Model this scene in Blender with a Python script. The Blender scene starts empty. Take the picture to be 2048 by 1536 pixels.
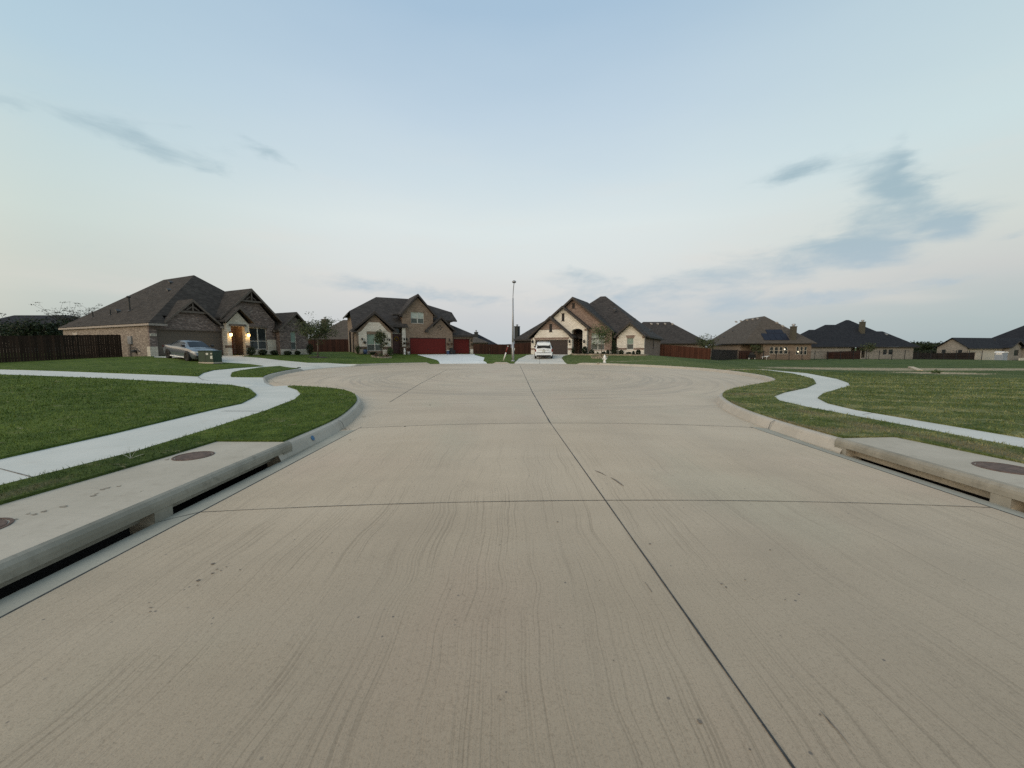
import bpy, bmesh, math, random
import numpy as np
from mathutils import Vector, Matrix
from mathutils.geometry import delaunay_2d_cdt, tessellate_polygon
random.seed(7); rng = np.random.default_rng(7)
PI = math.pi; R = math.radians
S = bpy.context.scene
col = S.collection

# ------------------------------------------------------------------ camera, world, sun, exposure
EYE = 1.65; FPX = 769.0; PITCH = math.atan((768 - 695) / FPX)
cd = bpy.data.cameras.new('camera'); cam = bpy.data.objects.new('camera', cd); col.objects.link(cam)
cd.sensor_width = 36; cd.lens = FPX / 2048 * 36; cd.clip_start = 0.05; cd.clip_end = 8000
cam.location = (0, 0, EYE); cam.rotation_euler = (PI / 2 - PITCH, 0, 0)
S.camera = cam
S.view_settings.view_transform = 'Standard'; S.view_settings.look = 'None'
S.view_settings.exposure = 0.0; S.view_settings.gamma = 1.0
S.cycles.max_bounces = 6; S.cycles.diffuse_bounces = 3; S.cycles.use_denoising = False; S.cycles.sample_clamp_indirect = 1.0; S.cycles.sample_clamp_direct = 12.0

SUN_EL, SUN_AZ = R(9), R(229)         # low glow behind the camera, a little to its left (clockwise from +Y)
sd = bpy.data.lights.new('sun', 'SUN'); sun = bpy.data.objects.new('sun', sd); col.objects.link(sun)
sd.energy = 1.45; sd.angle = R(60); sd.color = (1.0, .88, .74)
el = R(38)
dv = Vector((math.sin(SUN_AZ) * math.cos(el), math.cos(SUN_AZ) * math.cos(el), math.sin(el)))
sun.rotation_euler = dv.to_track_quat('Z', 'Y').to_euler(); sun.location = (0, -20, 30)

W = bpy.data.worlds.new('World'); S.world = W; W.use_nodes = True
class NT:
    """tiny helper for node trees"""
    def __init__(s, nt): s.nt = nt; s.n = nt.nodes; s.l = nt.links
    def node(s, t, **kw):
        o = s.n.new(t)
        for k, v in kw.items(): setattr(o, k, v)
        return o
    def put(s, sock, v):
        if isinstance(v, bpy.types.NodeSocket): s.l.new(v, sock)
        elif v is not None:
            if hasattr(sock.default_value, '__len__') and not hasattr(v, '__len__'): v = (v,) * len(sock.default_value)
            if hasattr(sock.default_value, '__len__') and len(sock.default_value) == 4 and len(v) == 3: v = tuple(v) + (1,)
            sock.default_value = v
    def m(s, op, a, b=None, c=None, clamp=False):
        o = s.node('ShaderNodeMath', operation=op, use_clamp=clamp)
        for i, v in enumerate((a, b, c)):
            if v is not None: s.put(o.inputs[i], v)
        return o.outputs[0]
    def mix(s, f, a, b, mode='MIX'):
        o = s.node('ShaderNodeMix', data_type='RGBA', blend_type=mode)
        s.put(o.inputs[0], f); s.put(o.inputs[6], a); s.put(o.inputs[7], b)
        return o.outputs[2]
    def noise(s, v, scale, det=2, rough=.5, dist=0, out=0):
        o = s.node('ShaderNodeTexNoise')
        s.put(o.inputs['Vector'], v); s.put(o.inputs['Scale'], scale); s.put(o.inputs['Detail'], det)
        s.put(o.inputs['Roughness'], rough); s.put(o.inputs['Distortion'], dist)
        return o.outputs[out]
    def ramp(s, f, stops, mode='LINEAR'):
        o = s.node('ShaderNodeValToRGB'); o.color_ramp.interpolation = mode
        e = o.color_ramp.elements
        while len(e) < len(stops): e.new(.5)
        for i, (p, c) in enumerate(stops):
            e[i].position = p
            if not hasattr(c, '__len__'): c = (c, c, c)
            e[i].color = tuple(c) + (1,) if len(c) == 3 else c
        s.put(o.inputs[0], f); return o.outputs[0]
    def sep(s, v):
        o = s.node('ShaderNodeSeparateXYZ'); s.put(o.inputs[0], v); return o.outputs
    def comb(s, x, y, z=0.0):
        o = s.node('ShaderNodeCombineXYZ'); s.put(o.inputs[0], x); s.put(o.inputs[1], y); s.put(o.inputs[2], z); return o.outputs[0]
    def smooth(s, v, a, b, lo=0., hi=1.):
        o = s.node('ShaderNodeMapRange', interpolation_type='SMOOTHSTEP')
        s.put(o.inputs[0], v); s.put(o.inputs[1], a); s.put(o.inputs[2], b); s.put(o.inputs[3], lo); s.put(o.inputs[4], hi)
        return o.outputs[0]

w = NT(W.node_tree); w.n.clear()
tc = w.node('ShaderNodeTexCoord').outputs['Generated']
nrm = w.node('ShaderNodeVectorMath', operation='NORMALIZE'); w.put(nrm.inputs[0], tc)
dx, dy, dz = w.sep(nrm.outputs[0])
az = w.m('MULTIPLY', w.m('ARCTAN2', dx, dy), 180 / PI)          # degrees right of the road's direction
elv = w.m('MULTIPLY', w.m('ARCSINE', dz), 180 / PI)            # degrees above the horizon
def srgb(r, g, b): return tuple(((c / 255 + .055) / 1.055) ** 2.4 if c > 10 else c / 3294.6 for c in (r, g, b))
wob = w.m('MULTIPLY', w.m('SUBTRACT', w.noise(w.comb(w.m('MULTIPLY', az, .02), w.m('MULTIPLY', elv, .08)), 1.5, 3), .5), 5.)
e01 = w.m('DIVIDE', w.m('ADD', elv, wob), 90, clamp=True)
front = w.ramp(e01, [(0, srgb(190, 198, 203)), (.04, srgb(201, 204, 207)), (.085, srgb(215, 215, 213)), (.13, srgb(219, 224, 223)), (.18, srgb(220, 229, 229)),
                     (.25, srgb(206, 221, 228)), (.32, srgb(192, 211, 225)), (.43, srgb(168, 194, 216)), (1, srgb(130, 165, 200))])
left = w.ramp(e01, [(0, srgb(175, 185, 182)), (.045, srgb(190, 198, 191)), (.09, srgb(199, 207, 199)), (.14, srgb(201, 215, 209)), (.22, srgb(192, 213, 216)),
                    (.30, srgb(178, 205, 219)), (.5, srgb(158, 186, 208)), (1, srgb(130, 165, 200))])
right = w.ramp(e01, [(0, srgb(160, 176, 181)), (.035, srgb(172, 186, 188)), (.08, srgb(200, 202, 200)), (.13, srgb(209, 215, 209)), (.23, srgb(203, 221, 223)),
                    (.34, srgb(190, 211, 219)), (.5, srgb(165, 190, 208)), (1, srgb(130, 165, 200))])
base = w.mix(w.smooth(az, -16, -62), front, left)
base = w.mix(w.smooth(az, 12, 58), base, right)
# warm afterglow of the sunken sun, behind the camera
glowdot = w.m('ADD', w.m('MULTIPLY', dx, math.sin(SUN_AZ)), w.m('MULTIPLY', dy, math.cos(SUN_AZ)))
glow = w.m('MULTIPLY', w.smooth(glowdot, .1, .95), w.smooth(elv, 50, 0))
base = w.mix(w.m('MULTIPLY', glow, .85), base, (2.1, 1.5, .95))
# streaks and patches of cloud, placed by direction
pv = w.comb(w.m('ADD', w.m('MULTIPLY', az, .05), w.m('MULTIPLY', elv, .03)), w.m('SUBTRACT', w.m('MULTIPLY', elv, .16), w.m('MULTIPLY', az, .012)))
n1 = w.noise(pv, 2.1, 5, .55, .7); n2 = w.noise(pv, 7.0, 4, .6, .5)
nn = w.m('ADD', w.m('MULTIPLY', n1, .7), w.m('MULTIPLY', n2, .3))
wn1 = w.noise(w.comb(w.m('MULTIPLY', az, .16), w.m('MULTIPLY', elv, .4)), 1.0, 5, .62, .3, out=1)
wc = w.sep(wn1)
azw = w.m('ADD', az, w.m('MULTIPLY', w.m('SUBTRACT', wc[0], .5), 4.2)); elw = w.m('ADD', elv, w.m('MULTIPLY', w.m('SUBTRACT', wc[1], .5), 2.6))
def blob(px, py, wx, wy, tilt=0, k=1.0):
    a = (px - 1024) / FPX; b = (768 - py) / FPX
    X, Y, Z = a, math.cos(PITCH) + b * math.sin(PITCH), -math.sin(PITCH) + b * math.cos(PITCH)
    A0 = math.degrees(math.atan2(X, Y)); E0 = math.degrees(math.atan2(Z, math.hypot(X, Y)))
    sc = math.degrees(1 / FPX) / (1 + a * a); sx = 1.3 * wx * sc; sy = 1.3 * wy * sc * math.sqrt(1 + a * a)
    ct, st = math.cos(R(tilt)), math.sin(R(tilt))
    u = w.m('SUBTRACT', azw, A0); v = w.m('SUBTRACT', elw, E0)
    p = w.m('DIVIDE', w.m('ADD', w.m('MULTIPLY', u, ct), w.m('MULTIPLY', v, st)), sx)
    q = w.m('DIVIDE', w.m('SUBTRACT', w.m('MULTIPLY', v, ct), w.m('MULTIPLY', u, st)), sy)
    r2 = w.m('ADD', w.m('MULTIPLY', p, p), w.m('MULTIPLY', q, q))
    return w.m('MULTIPLY', w.m('EXPONENT', w.m('MULTIPLY', r2, -1)), k)
tot = None
for b in [(1577, 350, 60, 15, 12, .7), (1627, 328, 50, 12, 15, .5), (1759, 352, 62, 28, -10, .9), (1800, 313, 16, 34, 0, .5), (1833, 373, 52, 22, -15, .9), (1808, 412, 62, 28, -30, 1.0),
          (1874, 447, 42, 18, 0, .8), (1915, 445, 38, 28, 0, .9), (1726, 445, 50, 28, -20, .7), (1767, 495, 64, 28, 0, .95), (1676, 495, 74, 22, -8, .85), (1742, 526, 62, 14, 0, .7), (1528, 528, 84, 24, -5, .85),
          (1580, 542, 52, 15, 0, .6), (1412, 548, 48, 11, -6, .65), (1157, 543, 32, 9, -8, .6), (1247, 571, 115, 15, -3, .6), (1206, 610, 135, 22, 0, .6), (1371, 596, 125, 18, 0, .62), (1495, 606, 100, 14, 0, .5),
          (1742, 582, 130, 12, 5, .65), (1643, 590, 80, 10, 0, .4), (1891, 565, 28, 6, 0, .5), (1330, 608, 48, 9, 0, -.5), (1980, 415, 60, 25, 20, .3), (2032, 474, 24, 7, 10, .5), (800, 580, 170, 13, -4, .8), (960, 598, 60, 9, -4, .35),
          (30, 215, 45, 12, -20, .65), (150, 245, 75, 14, -12, .6), (255, 270, 62, 20, -14, .65), (330, 305, 52, 14, -20, .55), (412, 326, 42, 11, -12, .65), (390, 280, 62, 14, -8, .4), (510, 298, 34, 11, -10, .55), (590, 330, 50, 6, -15, .35), (1350, 640, 220, 16, 0, .25), (180, 500, 200, 16, -4, .2)]:
    g = blob(*b); tot = g if tot is None else w.m('ADD', tot, g)
cm = w.smooth(w.m('ADD', w.m('MULTIPLY', tot, .75), w.m('MULTIPLY', w.m('SUBTRACT', nn, .5), 1.9)), .12, 1.15)
cm = w.m('MULTIPLY', cm, w.smooth(tot, .02, .3))
# soft pinkish veils, very faint
veil = w.m('MULTIPLY', w.smooth(w.noise(w.comb(w.m('MULTIPLY', az, .03), w.m('MULTIPLY', elv, .16)), 1.7, 4), .5, .75), w.smooth(elv, 30, 4))
base = w.mix(w.m('MULTIPLY', veil, .3), base, srgb(226, 218, 210))
sky = w.mix(w.m('MULTIPLY', cm, .88), base, w.mix(w.smooth(elv, 5, 16), srgb(172, 189, 202), srgb(155, 180, 191)))
bgA = w.node('ShaderNodeBackground'); w.put(bgA.inputs[0], sky); bgA.inputs[1].default_value = 1.05
nish = w.node('ShaderNodeTexSky', sky_type='NISHITA', sun_disc=False, sun_elevation=SUN_EL, sun_rotation=SUN_AZ)
bgB = w.node('ShaderNodeBackground'); w.put(bgB.inputs[0], nish.outputs[0]); bgB.inputs[1].default_value = .08
mx = w.node('ShaderNodeMixShader'); mx.inputs[0].default_value = .06
w.l.new(bgA.outputs[0], mx.inputs[1]); w.l.new(bgB.outputs[0], mx.inputs[2])
wo = w.node('ShaderNodeOutputWorld'); w.l.new(mx.outputs[0], wo.inputs[0])

# ------------------------------------------------------------------ materials
def M(name, base=(.5, .5, .5), rough=.7, metal=0., spec=.4, emit=None, estr=0, coat=0):
    m = bpy.data.materials.new(name); m.use_nodes = True
    t = NT(m.node_tree); b = t.n['Principled BSDF']
    t.put(b.inputs['Base Color'], base); b.inputs['Roughness'].default_value = rough
    b.inputs['Metallic'].default_value = metal; b.inputs['Specular IOR Level'].default_value = spec
    b.inputs['Coat Weight'].default_value = coat
    if emit: t.put(b.inputs['Emission Color'], emit); b.inputs['Emission Strength'].default_value = estr
    return m, t, b
def bump(t, b, h, strength=.3, dist=.02):
    o = t.node('ShaderNodeBump'); t.put(o.inputs['Strength'], strength); t.put(o.inputs['Distance'], dist); t.put(o.inputs['Height'], h)
    t.l.new(o.outputs[0], b.inputs['Normal'])
def objc(t): return t.node('ShaderNodeTexCoord').outputs['Object']

def simple(name, c, rough=.6, var=.15, scale=6, **kw):
    m, t, b = M(name, c, rough, **kw)
    n = t.noise(objc(t), scale, 4)
    t.put(b.inputs['Base Color'], t.mix(t.smooth(n, .3, .7), tuple(x * (1 - var) for x in c), tuple(x * (1 + var) for x in c)))
    return m

def gauss(t, x, y, cx, cy, sx, sy, rot=0, k=1.0):
    ct, st = math.cos(rot), math.sin(rot)
    u = t.m('SUBTRACT', x, cx); v = t.m('SUBTRACT', y, cy)
    p = t.m('DIVIDE', t.m('ADD', t.m('MULTIPLY', u, ct), t.m('MULTIPLY', v, st)), sx)
    q = t.m('DIVIDE', t.m('SUBTRACT', t.m('MULTIPLY', v, ct), t.m('MULTIPLY', u, st)), sy)
    return t.m('MULTIPLY', t.m('EXPONENT', t.m('MULTIPLY', t.m('ADD', t.m('MULTIPLY', p, p), t.m('MULTIPLY', q, q)), -1)), k)
CC = (.2, 25.0)                         # centre of the turning circle
def m_road():
    m, t, b = M('road concrete', rough=.55, spec=.5)
    P = objc(t); x, y, z = t.sep(P)
    warp = t.m('MULTIPLY', t.m('SUBTRACT', t.noise(t.comb(t.m('MULTIPLY', x, .5), t.m('MULTIPLY', y, .9)), 1.0, 2), .5), .28)
    rx = t.m('SUBTRACT', x, CC[0]); ry = t.m('SUBTRACT', y, 21.0)
    rad = t.m('SQRT', t.m('ADD', t.m('MULTIPLY', rx, rx), t.m('MULTIPLY', ry, ry)))
    inC = t.smooth(y, 8.5, 11.5)
    xs = t.m('ADD', x, warp)
    st1 = t.noise(t.comb(t.m('MULTIPLY', xs, 75), t.m('MULTIPLY', y, .45)), 1.0, 2, .6)
    st1b = t.noise(t.comb(t.m('MULTIPLY', xs, 12), t.m('MULTIPLY', y, .3)), 1.0, 4, .75)
    st2 = t.noise(t.comb(t.m('MULTIPLY', rad, 5.0), t.m('MULTIPLY', x, .25), t.m('MULTIPLY', y, .12)), 1.0, 4, .65)
    groove = t.m('MULTIPLY', t.smooth(st1, .5, .66), t.smooth(t.noise(t.comb(t.m('MULTIPLY', xs, 5), t.m('MULTIPLY', y, .5), 3.0), 1.0, 3, .6), .35, .6))
    big = t.noise(P, .33, 3, .55); med = t.noise(P, 1.6, 4, .6); fin = t.noise(P, 60, 3, .7)
    c = t.mix(t.smooth(big, .32, .68), (.425, .345, .250), (.48, .400, .300))
    tint = t.noise(t.comb(t.m('MULTIPLY', x, .6), t.m('MULTIPLY', y, .35), 7.0), 1.0, 3, .5)
    c = t.mix(t.m('MULTIPLY', t.smooth(tint, .55, .75), .5), c, (.40, .375, .28))
    tint2 = t.noise(t.comb(t.m('MULTIPLY', x, .5), t.m('MULTIPLY', y, .3), 17.0), 1.0, 3, .5)
    c = t.mix(t.m('MULTIPLY', t.smooth(tint2, .55, .75), .55), c, (.455, .345, .262))
    c = t.mix(t.m('MULTIPLY', t.smooth(med, .52, .8), .32), c, (.30, .24, .172))
    near = t.smooth(y, 7.5, 3.0)
    c = t.mix(t.m('MULTIPLY', t.m('MULTIPLY', groove, t.m('SUBTRACT', 1.0, inC)), t.m('ADD', .22, t.m('MULTIPLY', near, .45))), c, (.215, .168, .112))
    c = t.mix(t.m('MULTIPLY', t.m('MULTIPLY', t.smooth(st1b, .5, .75), .28), t.m('SUBTRACT', 1.0, inC)), c, (.28, .225, .16))
    c = t.mix(t.m('MULTIPLY', t.m('MULTIPLY', t.smooth(st2, .47, .66), .6), inC), c, (.25, .215, .175))
    c = t.mix(t.m('MULTIPLY', t.m('MULTIPLY', t.smooth(st2, .46, .30), .35), inC), c, (.46, .42, .36))
    # dusty arcs of tyres on the turning circle
    arc = t.m('MULTIPLY', t.smooth(t.m('ABSOLUTE', t.m('SUBTRACT', rad, t.m('ADD', 7.6, t.m('MULTIPLY', warp, 1.3)))), 1.6, .2), inC)
    c = t.mix(t.m('MULTIPLY', t.m('MULTIPLY', arc, t.smooth(st2, .35, .6)), .4), c, (.25, .215, .17))
    c = t.mix(t.m('MULTIPLY', t.smooth(fin, .3, .75), .28), c, (.54, .455, .35))
    c = t.mix(t.m('MULTIPLY', t.smooth(fin, .47, .28), .5), c, (.23, .18, .125))
    cross = t.noise(t.comb(t.m('MULTIPLY', x, .35), t.m('MULTIPLY', y, 1.3), 5.0), 1.0, 4, .6)
    c = t.mix(t.m('MULTIPLY', t.smooth(cross, .45, .7), .22), c, (.29, .235, .17))
    c = t.mix(t.m('MULTIPLY', t.smooth(cross, .5, .3), .2), c, (.52, .445, .35))
    fin2 = t.noise(P, 170, 2, .8)
    c = t.mix(t.m('MULTIPLY', t.smooth(fin2, .48, .3), .55), c, (.20, .155, .105))
    c = t.mix(t.m('MULTIPLY', t.smooth(fin2, .55, .75), .35), c, (.58, .49, .38))
    c = t.mix(1.0, c, (1.04, 1.0, .93), 'MULTIPLY')
    c = t.mix(t.smooth(y, 5.0, 1.2), c, t.mix(1.0, c, (.74, .74, .74), 'MULTIPLY'))  # lens falloff painted into the colour: road darkens towards the camera
    slab = t.node('ShaderNodeTexWhiteNoise', noise_dimensions='2D'); t.put(slab.inputs['Vector'], t.comb(t.m('FLOOR', t.m('MULTIPLY', t.m('SUBTRACT', x, .93), .1)), t.m('FLOOR', t.m('DIVIDE', t.m('ADD', y, .2), 4.02))))
    c = t.mix(t.m('MULTIPLY', slab.outputs[0], .16), c, (.30, .25, .185))
    lane = t.m('ADD', gauss(t, x, y, -.9, 4, .35, 60), t.m('ADD', gauss(t, x, y, .35, 4, .3, 60), t.m('ADD', gauss(t, x, y, 2.0, 4, .35, 60), gauss(t, x, y, 3.4, 4, .3, 60))))
    c = t.mix(t.m('MULTIPLY', t.m('MULTIPLY', lane, t.smooth(y, 12, 7)), .14), c, (.27, .22, .16))
    vo = t.node('ShaderNodeTexVoronoi', feature='F1'); t.put(vo.inputs['Vector'], P); t.put(vo.inputs['Scale'], 11.0)
    pit = t.smooth(vo.outputs['Distance'], .11, .05)
    c = t.mix(t.m('MULTIPLY', pit, t.smooth(t.noise(P, 3, 2), .52, .66)), c, (.12, .10, .08))
    t.put(b.inputs['Base Color'], c)
    h = t.m('ADD', t.m('MULTIPLY', st1, -.6), t.m('MULTIPLY', fin, .5))
    bump(t, b, h, .45, .006)
    return m
def m_conc(name, ca, cb, dirt=.3, dc=(.2, .17, .13), sc=1.0):
    m, t, b = M(name, rough=.85, spec=.25)
    P = objc(t); x, y, z = t.sep(P)
    big = t.noise(P, .6 * sc, 4, .6); fin = t.noise(P, 45, 3, .7); med = t.noise(P, 3.5 * sc, 5, .65)
    br = t.noise(t.comb(t.m('MULTIPLY', x, 3), t.m('MULTIPLY', y, 26), z), 1.0, 3, .6)
    c = t.mix(t.smooth(big, .3, .7), ca, cb)
    c = t.mix(t.m('MULTIPLY', t.smooth(br, .5, .75), .15), c, dc)
    c = t.mix(t.m('MULTIPLY', t.smooth(med, .5, .8), dirt), c, dc)
    c = t.mix(t.m('MULTIPLY', t.smooth(fin, .5, .25), .25), c, dc)
    t.put(b.inputs['Base Color'], c); bump(t, b, t.m('ADD', fin, t.m('MULTIPLY', br, .5)), .3, .004)
    return m
def m_brick(name, cols, mortar, bw=.22, bh=.07, big=.25):
    m, t, b = M(name, rough=.9, spec=.15)
    x, y, z = t.sep(objc(t)); v = t.comb(t.m('ADD', x, y), z, 0)
    br = t.node('ShaderNodeTexBrick'); t.put(br.inputs['Vector'], v)
    t.put(br.inputs['Color1'], (0, 0, 0)); t.put(br.inputs['Color2'], (1, 1, 1)); t.put(br.inputs['Mortar'], (.5, .5, .5))
    t.put(br.inputs['Scale'], 1.0); t.put(br.inputs['Mortar Size'], bh * .13); t.put(br.inputs['Mortar Smooth'], .2)
    br.inputs['Brick Width'].default_value = bw; br.inputs['Row Height'].default_value = bh; br.inputs['Bias'].default_value = 0
    f = t.sep(br.outputs['Color'])[0]
    clump = t.noise(v, 1.4 / bw, 3, .7)
    f2 = t.m('ADD', t.m('MULTIPLY', f, .75), t.m('MULTIPLY', t.m('SUBTRACT', clump, .37), .9), clamp=True)
    c = t.ramp(f2, [(i / (len(cols) - 1), k) for i, k in enumerate(cols)])
    lg = t.noise(v, big, 3)
    c = t.mix(t.m('MULTIPLY', t.smooth(lg, .4, .7), .22), c, tuple(k * .7 for k in cols[0]))
    c = t.mix(t.m('MULTIPLY', br.outputs['Fac'], .8), c, mortar)
    t.put(b.inputs['Base Color'], c); bump(t, b, br.outputs['Fac'], -.4, .01)
    return m
def m_shingle(name, ca, cb):
    m, t, b = M(name, rough=.92, spec=.12)
    P = objc(t); x, y, z = t.sep(P); v = t.comb(t.m('ADD', x, t.m('MULTIPLY', y, .77)), t.m('MULTIPLY', z, 1.4), 0)
    br = t.node('ShaderNodeTexBrick'); t.put(br.inputs['Vector'], v)
    t.put(br.inputs['Color1'], (0, 0, 0)); t.put(br.inputs['Color2'], (1, 1, 1)); t.put(br.inputs['Mortar'], (.1, .1, .1))
    t.put(br.inputs['Mortar Size'], .006); br.inputs['Brick Width'].default_value = .3; br.inputs['Row Height'].default_value = .14
    t.put(br.inputs['Scale'], 1.0)
    f = t.sep(br.outputs['Color'])[0]
    n = t.noise(P, 1.1, 5, .75); n2 = t.noise(P, 9, 3, .7)
    k = t.m('ADD', t.m('MULTIPLY', f, .35), t.m('ADD', t.m('MULTIPLY', n, .22), t.m('MULTIPLY', n2, .4)))
    c = t.mix(t.smooth(k, .1, 1.0), ca, cb)
    t.put(b.inputs['Base Color'], c); bump(t, b, k, .4, .02)
    return m
def m_plank(name, ca, cb, pw=.14, red=None):
    m, t, b = M(name, rough=.8, spec=.2)
    P = objc(t); x, y, z = t.sep(P); u = t.m('ADD', x, t.m('MULTIPLY', y, 1.0))
    cell = t.m('FLOOR', t.m('DIVIDE', u, pw)); fr = t.m('FRACT', t.m('DIVIDE', u, pw))
    wn = t.node('ShaderNodeTexWhiteNoise', noise_dimensions='1D'); t.put(wn.inputs['W'], cell)
    gr = t.noise(t.comb(t.m('MULTIPLY', u, 25), t.m('MULTIPLY', z, 1.5)), 1, 4, .6)
    lg = t.noise(t.comb(t.m('MULTIPLY', u, .5), t.m('MULTIPLY', z, .6)), 1, 3)
    k = t.m('ADD', t.m('MULTIPLY', wn.outputs[0], .45), t.m('ADD', t.m('MULTIPLY', gr, .3), t.m('MULTIPLY', lg, .3)))
    c = t.mix(t.smooth(k, .2, .85), ca, cb)
    gap = t.smooth(t.m('ABSOLUTE', t.m('SUBTRACT', fr, .5)), .44, .5)
    c = t.mix(t.m('MULTIPLY', gap, .75), c, tuple(q * .25 for q in ca))
    t.put(b.inputs['Base Color'], c)
    return m
def grass_color(t, P):
    x, y, z = t.sep(P)
    n1 = t.noise(P, .5, 4, .6); n2 = t.noise(P, 3.0, 4, .65); n3 = t.noise(P, 22, 3, .7)
    right = t.smooth(x, 3.5, 5.2)
    gl = t.mix(t.smooth(t.m('ADD', t.m('MULTIPLY', n2, .6), t.m('MULTIPLY', n1, .4)), .34, .66), (.050, .086, .015), (.120, .165, .034))
    gr = t.mix(t.smooth(n2, .3, .72), (.070, .102, .027), (.150, .175, .066))
    # mowing bands on the right-hand lawn
    sw = t.m('ADD', t.m('MULTIPLY', y, .85), t.m('ADD', t.m('MULTIPLY', x, .22), t.m('MULTIPLY', t.noise(P, .3, 3), 3.2)))
    band = t.m('MULTIPLY', t.smooth(t.m('SINE', t.m('MULTIPLY', sw, 4.6)), -.5, .8), t.smooth(y, 24, 15))
    gr = t.mix(t.m('MULTIPLY', band, t.m('MULTIPLY', t.smooth(n2, .3, .65), .7)), gr, (.27, .265, .13))
    c = t.mix(right, gl, gr)
    # straw patches beside the right inlet, along curbs and in the left strip
    straw = gauss(t, x, y, 6.6, 7.0, .45, .75, 0, 1.0)
    for a in [(5.7, 6.7, .5, .35), (6.9, 5.6, .35, .7), (7.3, 12.0, 1.3, .5), (6.7, 8.6, .3, .8), (5.45, 7.6, .16, .9), (5.9, 10.2, .2, 1.0), (-4.98, 3.9, .16, .5), (-5.0, 3.2, .12, .5), (9.5, 13.3, 1.4, .25), (6.72, 4.5, .15, 1.5)]:
        straw = t.m('ADD', straw, gauss(t, x, y, *a))
    straw = t.m('MULTIPLY', t.smooth(t.m('ADD', t.m('MULTIPLY', straw, .7), t.m('MULTIPLY', t.m('SUBTRACT', n3, .5), .9)), .25, .8), .75)
    c = t.mix(straw, c, (.20, .165, .10))
    strip = t.m('MULTIPLY', t.smooth(x, -5.6, -5.2), t.smooth(y, 6.4, 5.2))
    strip = t.m('MULTIPLY', strip, t.smooth(x, 0, -2))
    c = t.mix(t.m('MULTIPLY', strip, .5), c, (.03, .047, .018))
    # unmown field beyond the right-hand walk: duller, with bare clay showing
    fld = t.m('MULTIPLY', t.smooth(y, 17.5, 22), t.smooth(x, 16, 19))
    fc = t.mix(t.smooth(n1, .35, .65), (.045, .075, .022), (.095, .125, .038))
    dry = t.noise(t.comb(t.m('MULTIPLY', x, .5), t.m('MULTIPLY', y, .5)), 1.0, 5, .7)
    fc = t.mix(t.m('MULTIPLY', t.smooth(dry, .55, .8), .5), fc, (.13, .13, .06))
    c = t.mix(fld, c, fc)
    soil = gauss(t, x, y, 24.8, 28.6, 3.6, 2.2, -.05, 1.1)
    for a in [(30, 29.3, 4, 2.2, 0, .85), (26, 23.2, 2.2, 1.2, 0, 1.35), (36, 30.4, 5, 2.3, 0, .9), (43, 31, 5, 2.4, 0, .8), (20.8, 29, 2, 1.8, 0, .5), (15.5, 25.6, 2.6, .35, .3, .8), (11.5, 38, 4, .3, 0, .6)]:
        soil = t.m('ADD', soil, gauss(t, x, y, *a))
    sn = t.noise(t.comb(x, t.m('MULTIPLY', y, 2.2)), 1.6, 5, .75)
    sm = t.smooth(t.m('ADD', t.m('MULTIPLY', soil, .62), t.m('MULTIPLY', t.m('SUBTRACT', sn, .5), 1.7)), .12, .42)
    c = t.mix(t.m('MULTIPLY', sm, .95), c, t.mix(t.smooth(t.noise(P, 5, 3), .35, .65), (.30, .235, .145), (.48, .41, .29)))
    return c, n2, n3
def m_lawn():
    m, t, b = M('lawn', rough=.95, spec=.1)
    P = objc(t); c, n2, n3 = grass_color(t, P)
    c = t.mix(t.smooth(n3, .62, .35, 0, .45), c, (.018, .03, .01))
    t.put(b.inputs['Base Color'], c); bump(t, b, t.m('ADD', n2, n3), .9, .05)
    return m
def m_blade():
    m, t, b = M('grass blade', rough=.8, spec=.15)
    c, _, _ = grass_color(t, objc(t))
    at = t.node('ShaderNodeAttribute', attribute_name='tone'); v = at.outputs['Fac']
    t.put(b.inputs['Base Color'], t.mix(1.0, c, t.ramp(v, [(0, (.7, .75, .65)), (.6, (1.1, 1.1, 1.05)), (1, (1.35, 1.35, 1.2))]), 'MULTIPLY'))
    return m
def m_leaf(name, a, b_):
    m, t, b = M(name, rough=.7, spec=.2)
    at = t.node('ShaderNodeAttribute', attribute_name='tone')
    n = t.noise(objc(t), 1.6, 3)
    k = t.m('ADD', t.m('MULTIPLY', at.outputs['Fac'], .6), t.m('MULTIPLY', n, .5))
    t.put(b.inputs['Base Color'], t.mix(t.smooth(k, .2, .85), a, b_))
    b.inputs['Subsurface Weight'].default_value = 0
    return m

MT = {}
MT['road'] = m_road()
MT['walk'] = m_conc('pale walk concrete', (.49, .50, .46), (.56, .56, .515), .3, (.38, .345, .29))
MT['drive'] = m_conc('driveway concrete', (.52, .50, .44), (.59, .565, .50), .18, (.33, .31, .26))
MT['drive_white'] = m_conc('new driveway concrete', (.60, .615, .595), (.66, .675, .65), .1, (.45, .46, .44))
MT['curb'] = m_conc('curb concrete', (.36, .335, .285), (.42, .39, .335), .5, (.22, .195, .16), 2)
MT['gutter'] = m_conc('gutter concrete', (.30, .285, .23), (.37, .35, .285), .45, (.20, .19, .155), 2)
MT['inlet'] = m_conc('inlet concrete', (.37, .335, .27), (.43, .39, .32), .4, (.25, .215, .165), 2)
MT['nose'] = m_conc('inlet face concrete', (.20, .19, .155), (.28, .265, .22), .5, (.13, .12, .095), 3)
MT['joint'] = simple('joint sealant', (.035, .036, .034), .7, .4, 20)
MT['stain'] = simple('dark stain', (.13, .11, .09), .8, .4, 20)
MT['paw'] = simple('damp mark', (.24, .21, .165), .8, .25, 20)
MT['lawn'] = m_lawn(); MT['blade'] = m_blade()
MT['b1'] = m_brick('brown mottled brick', [(.065, .052, .050), (.12, .094, .086), (.185, .143, .13), (.34, .29, .265)], (.18, .16, .15))
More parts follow.
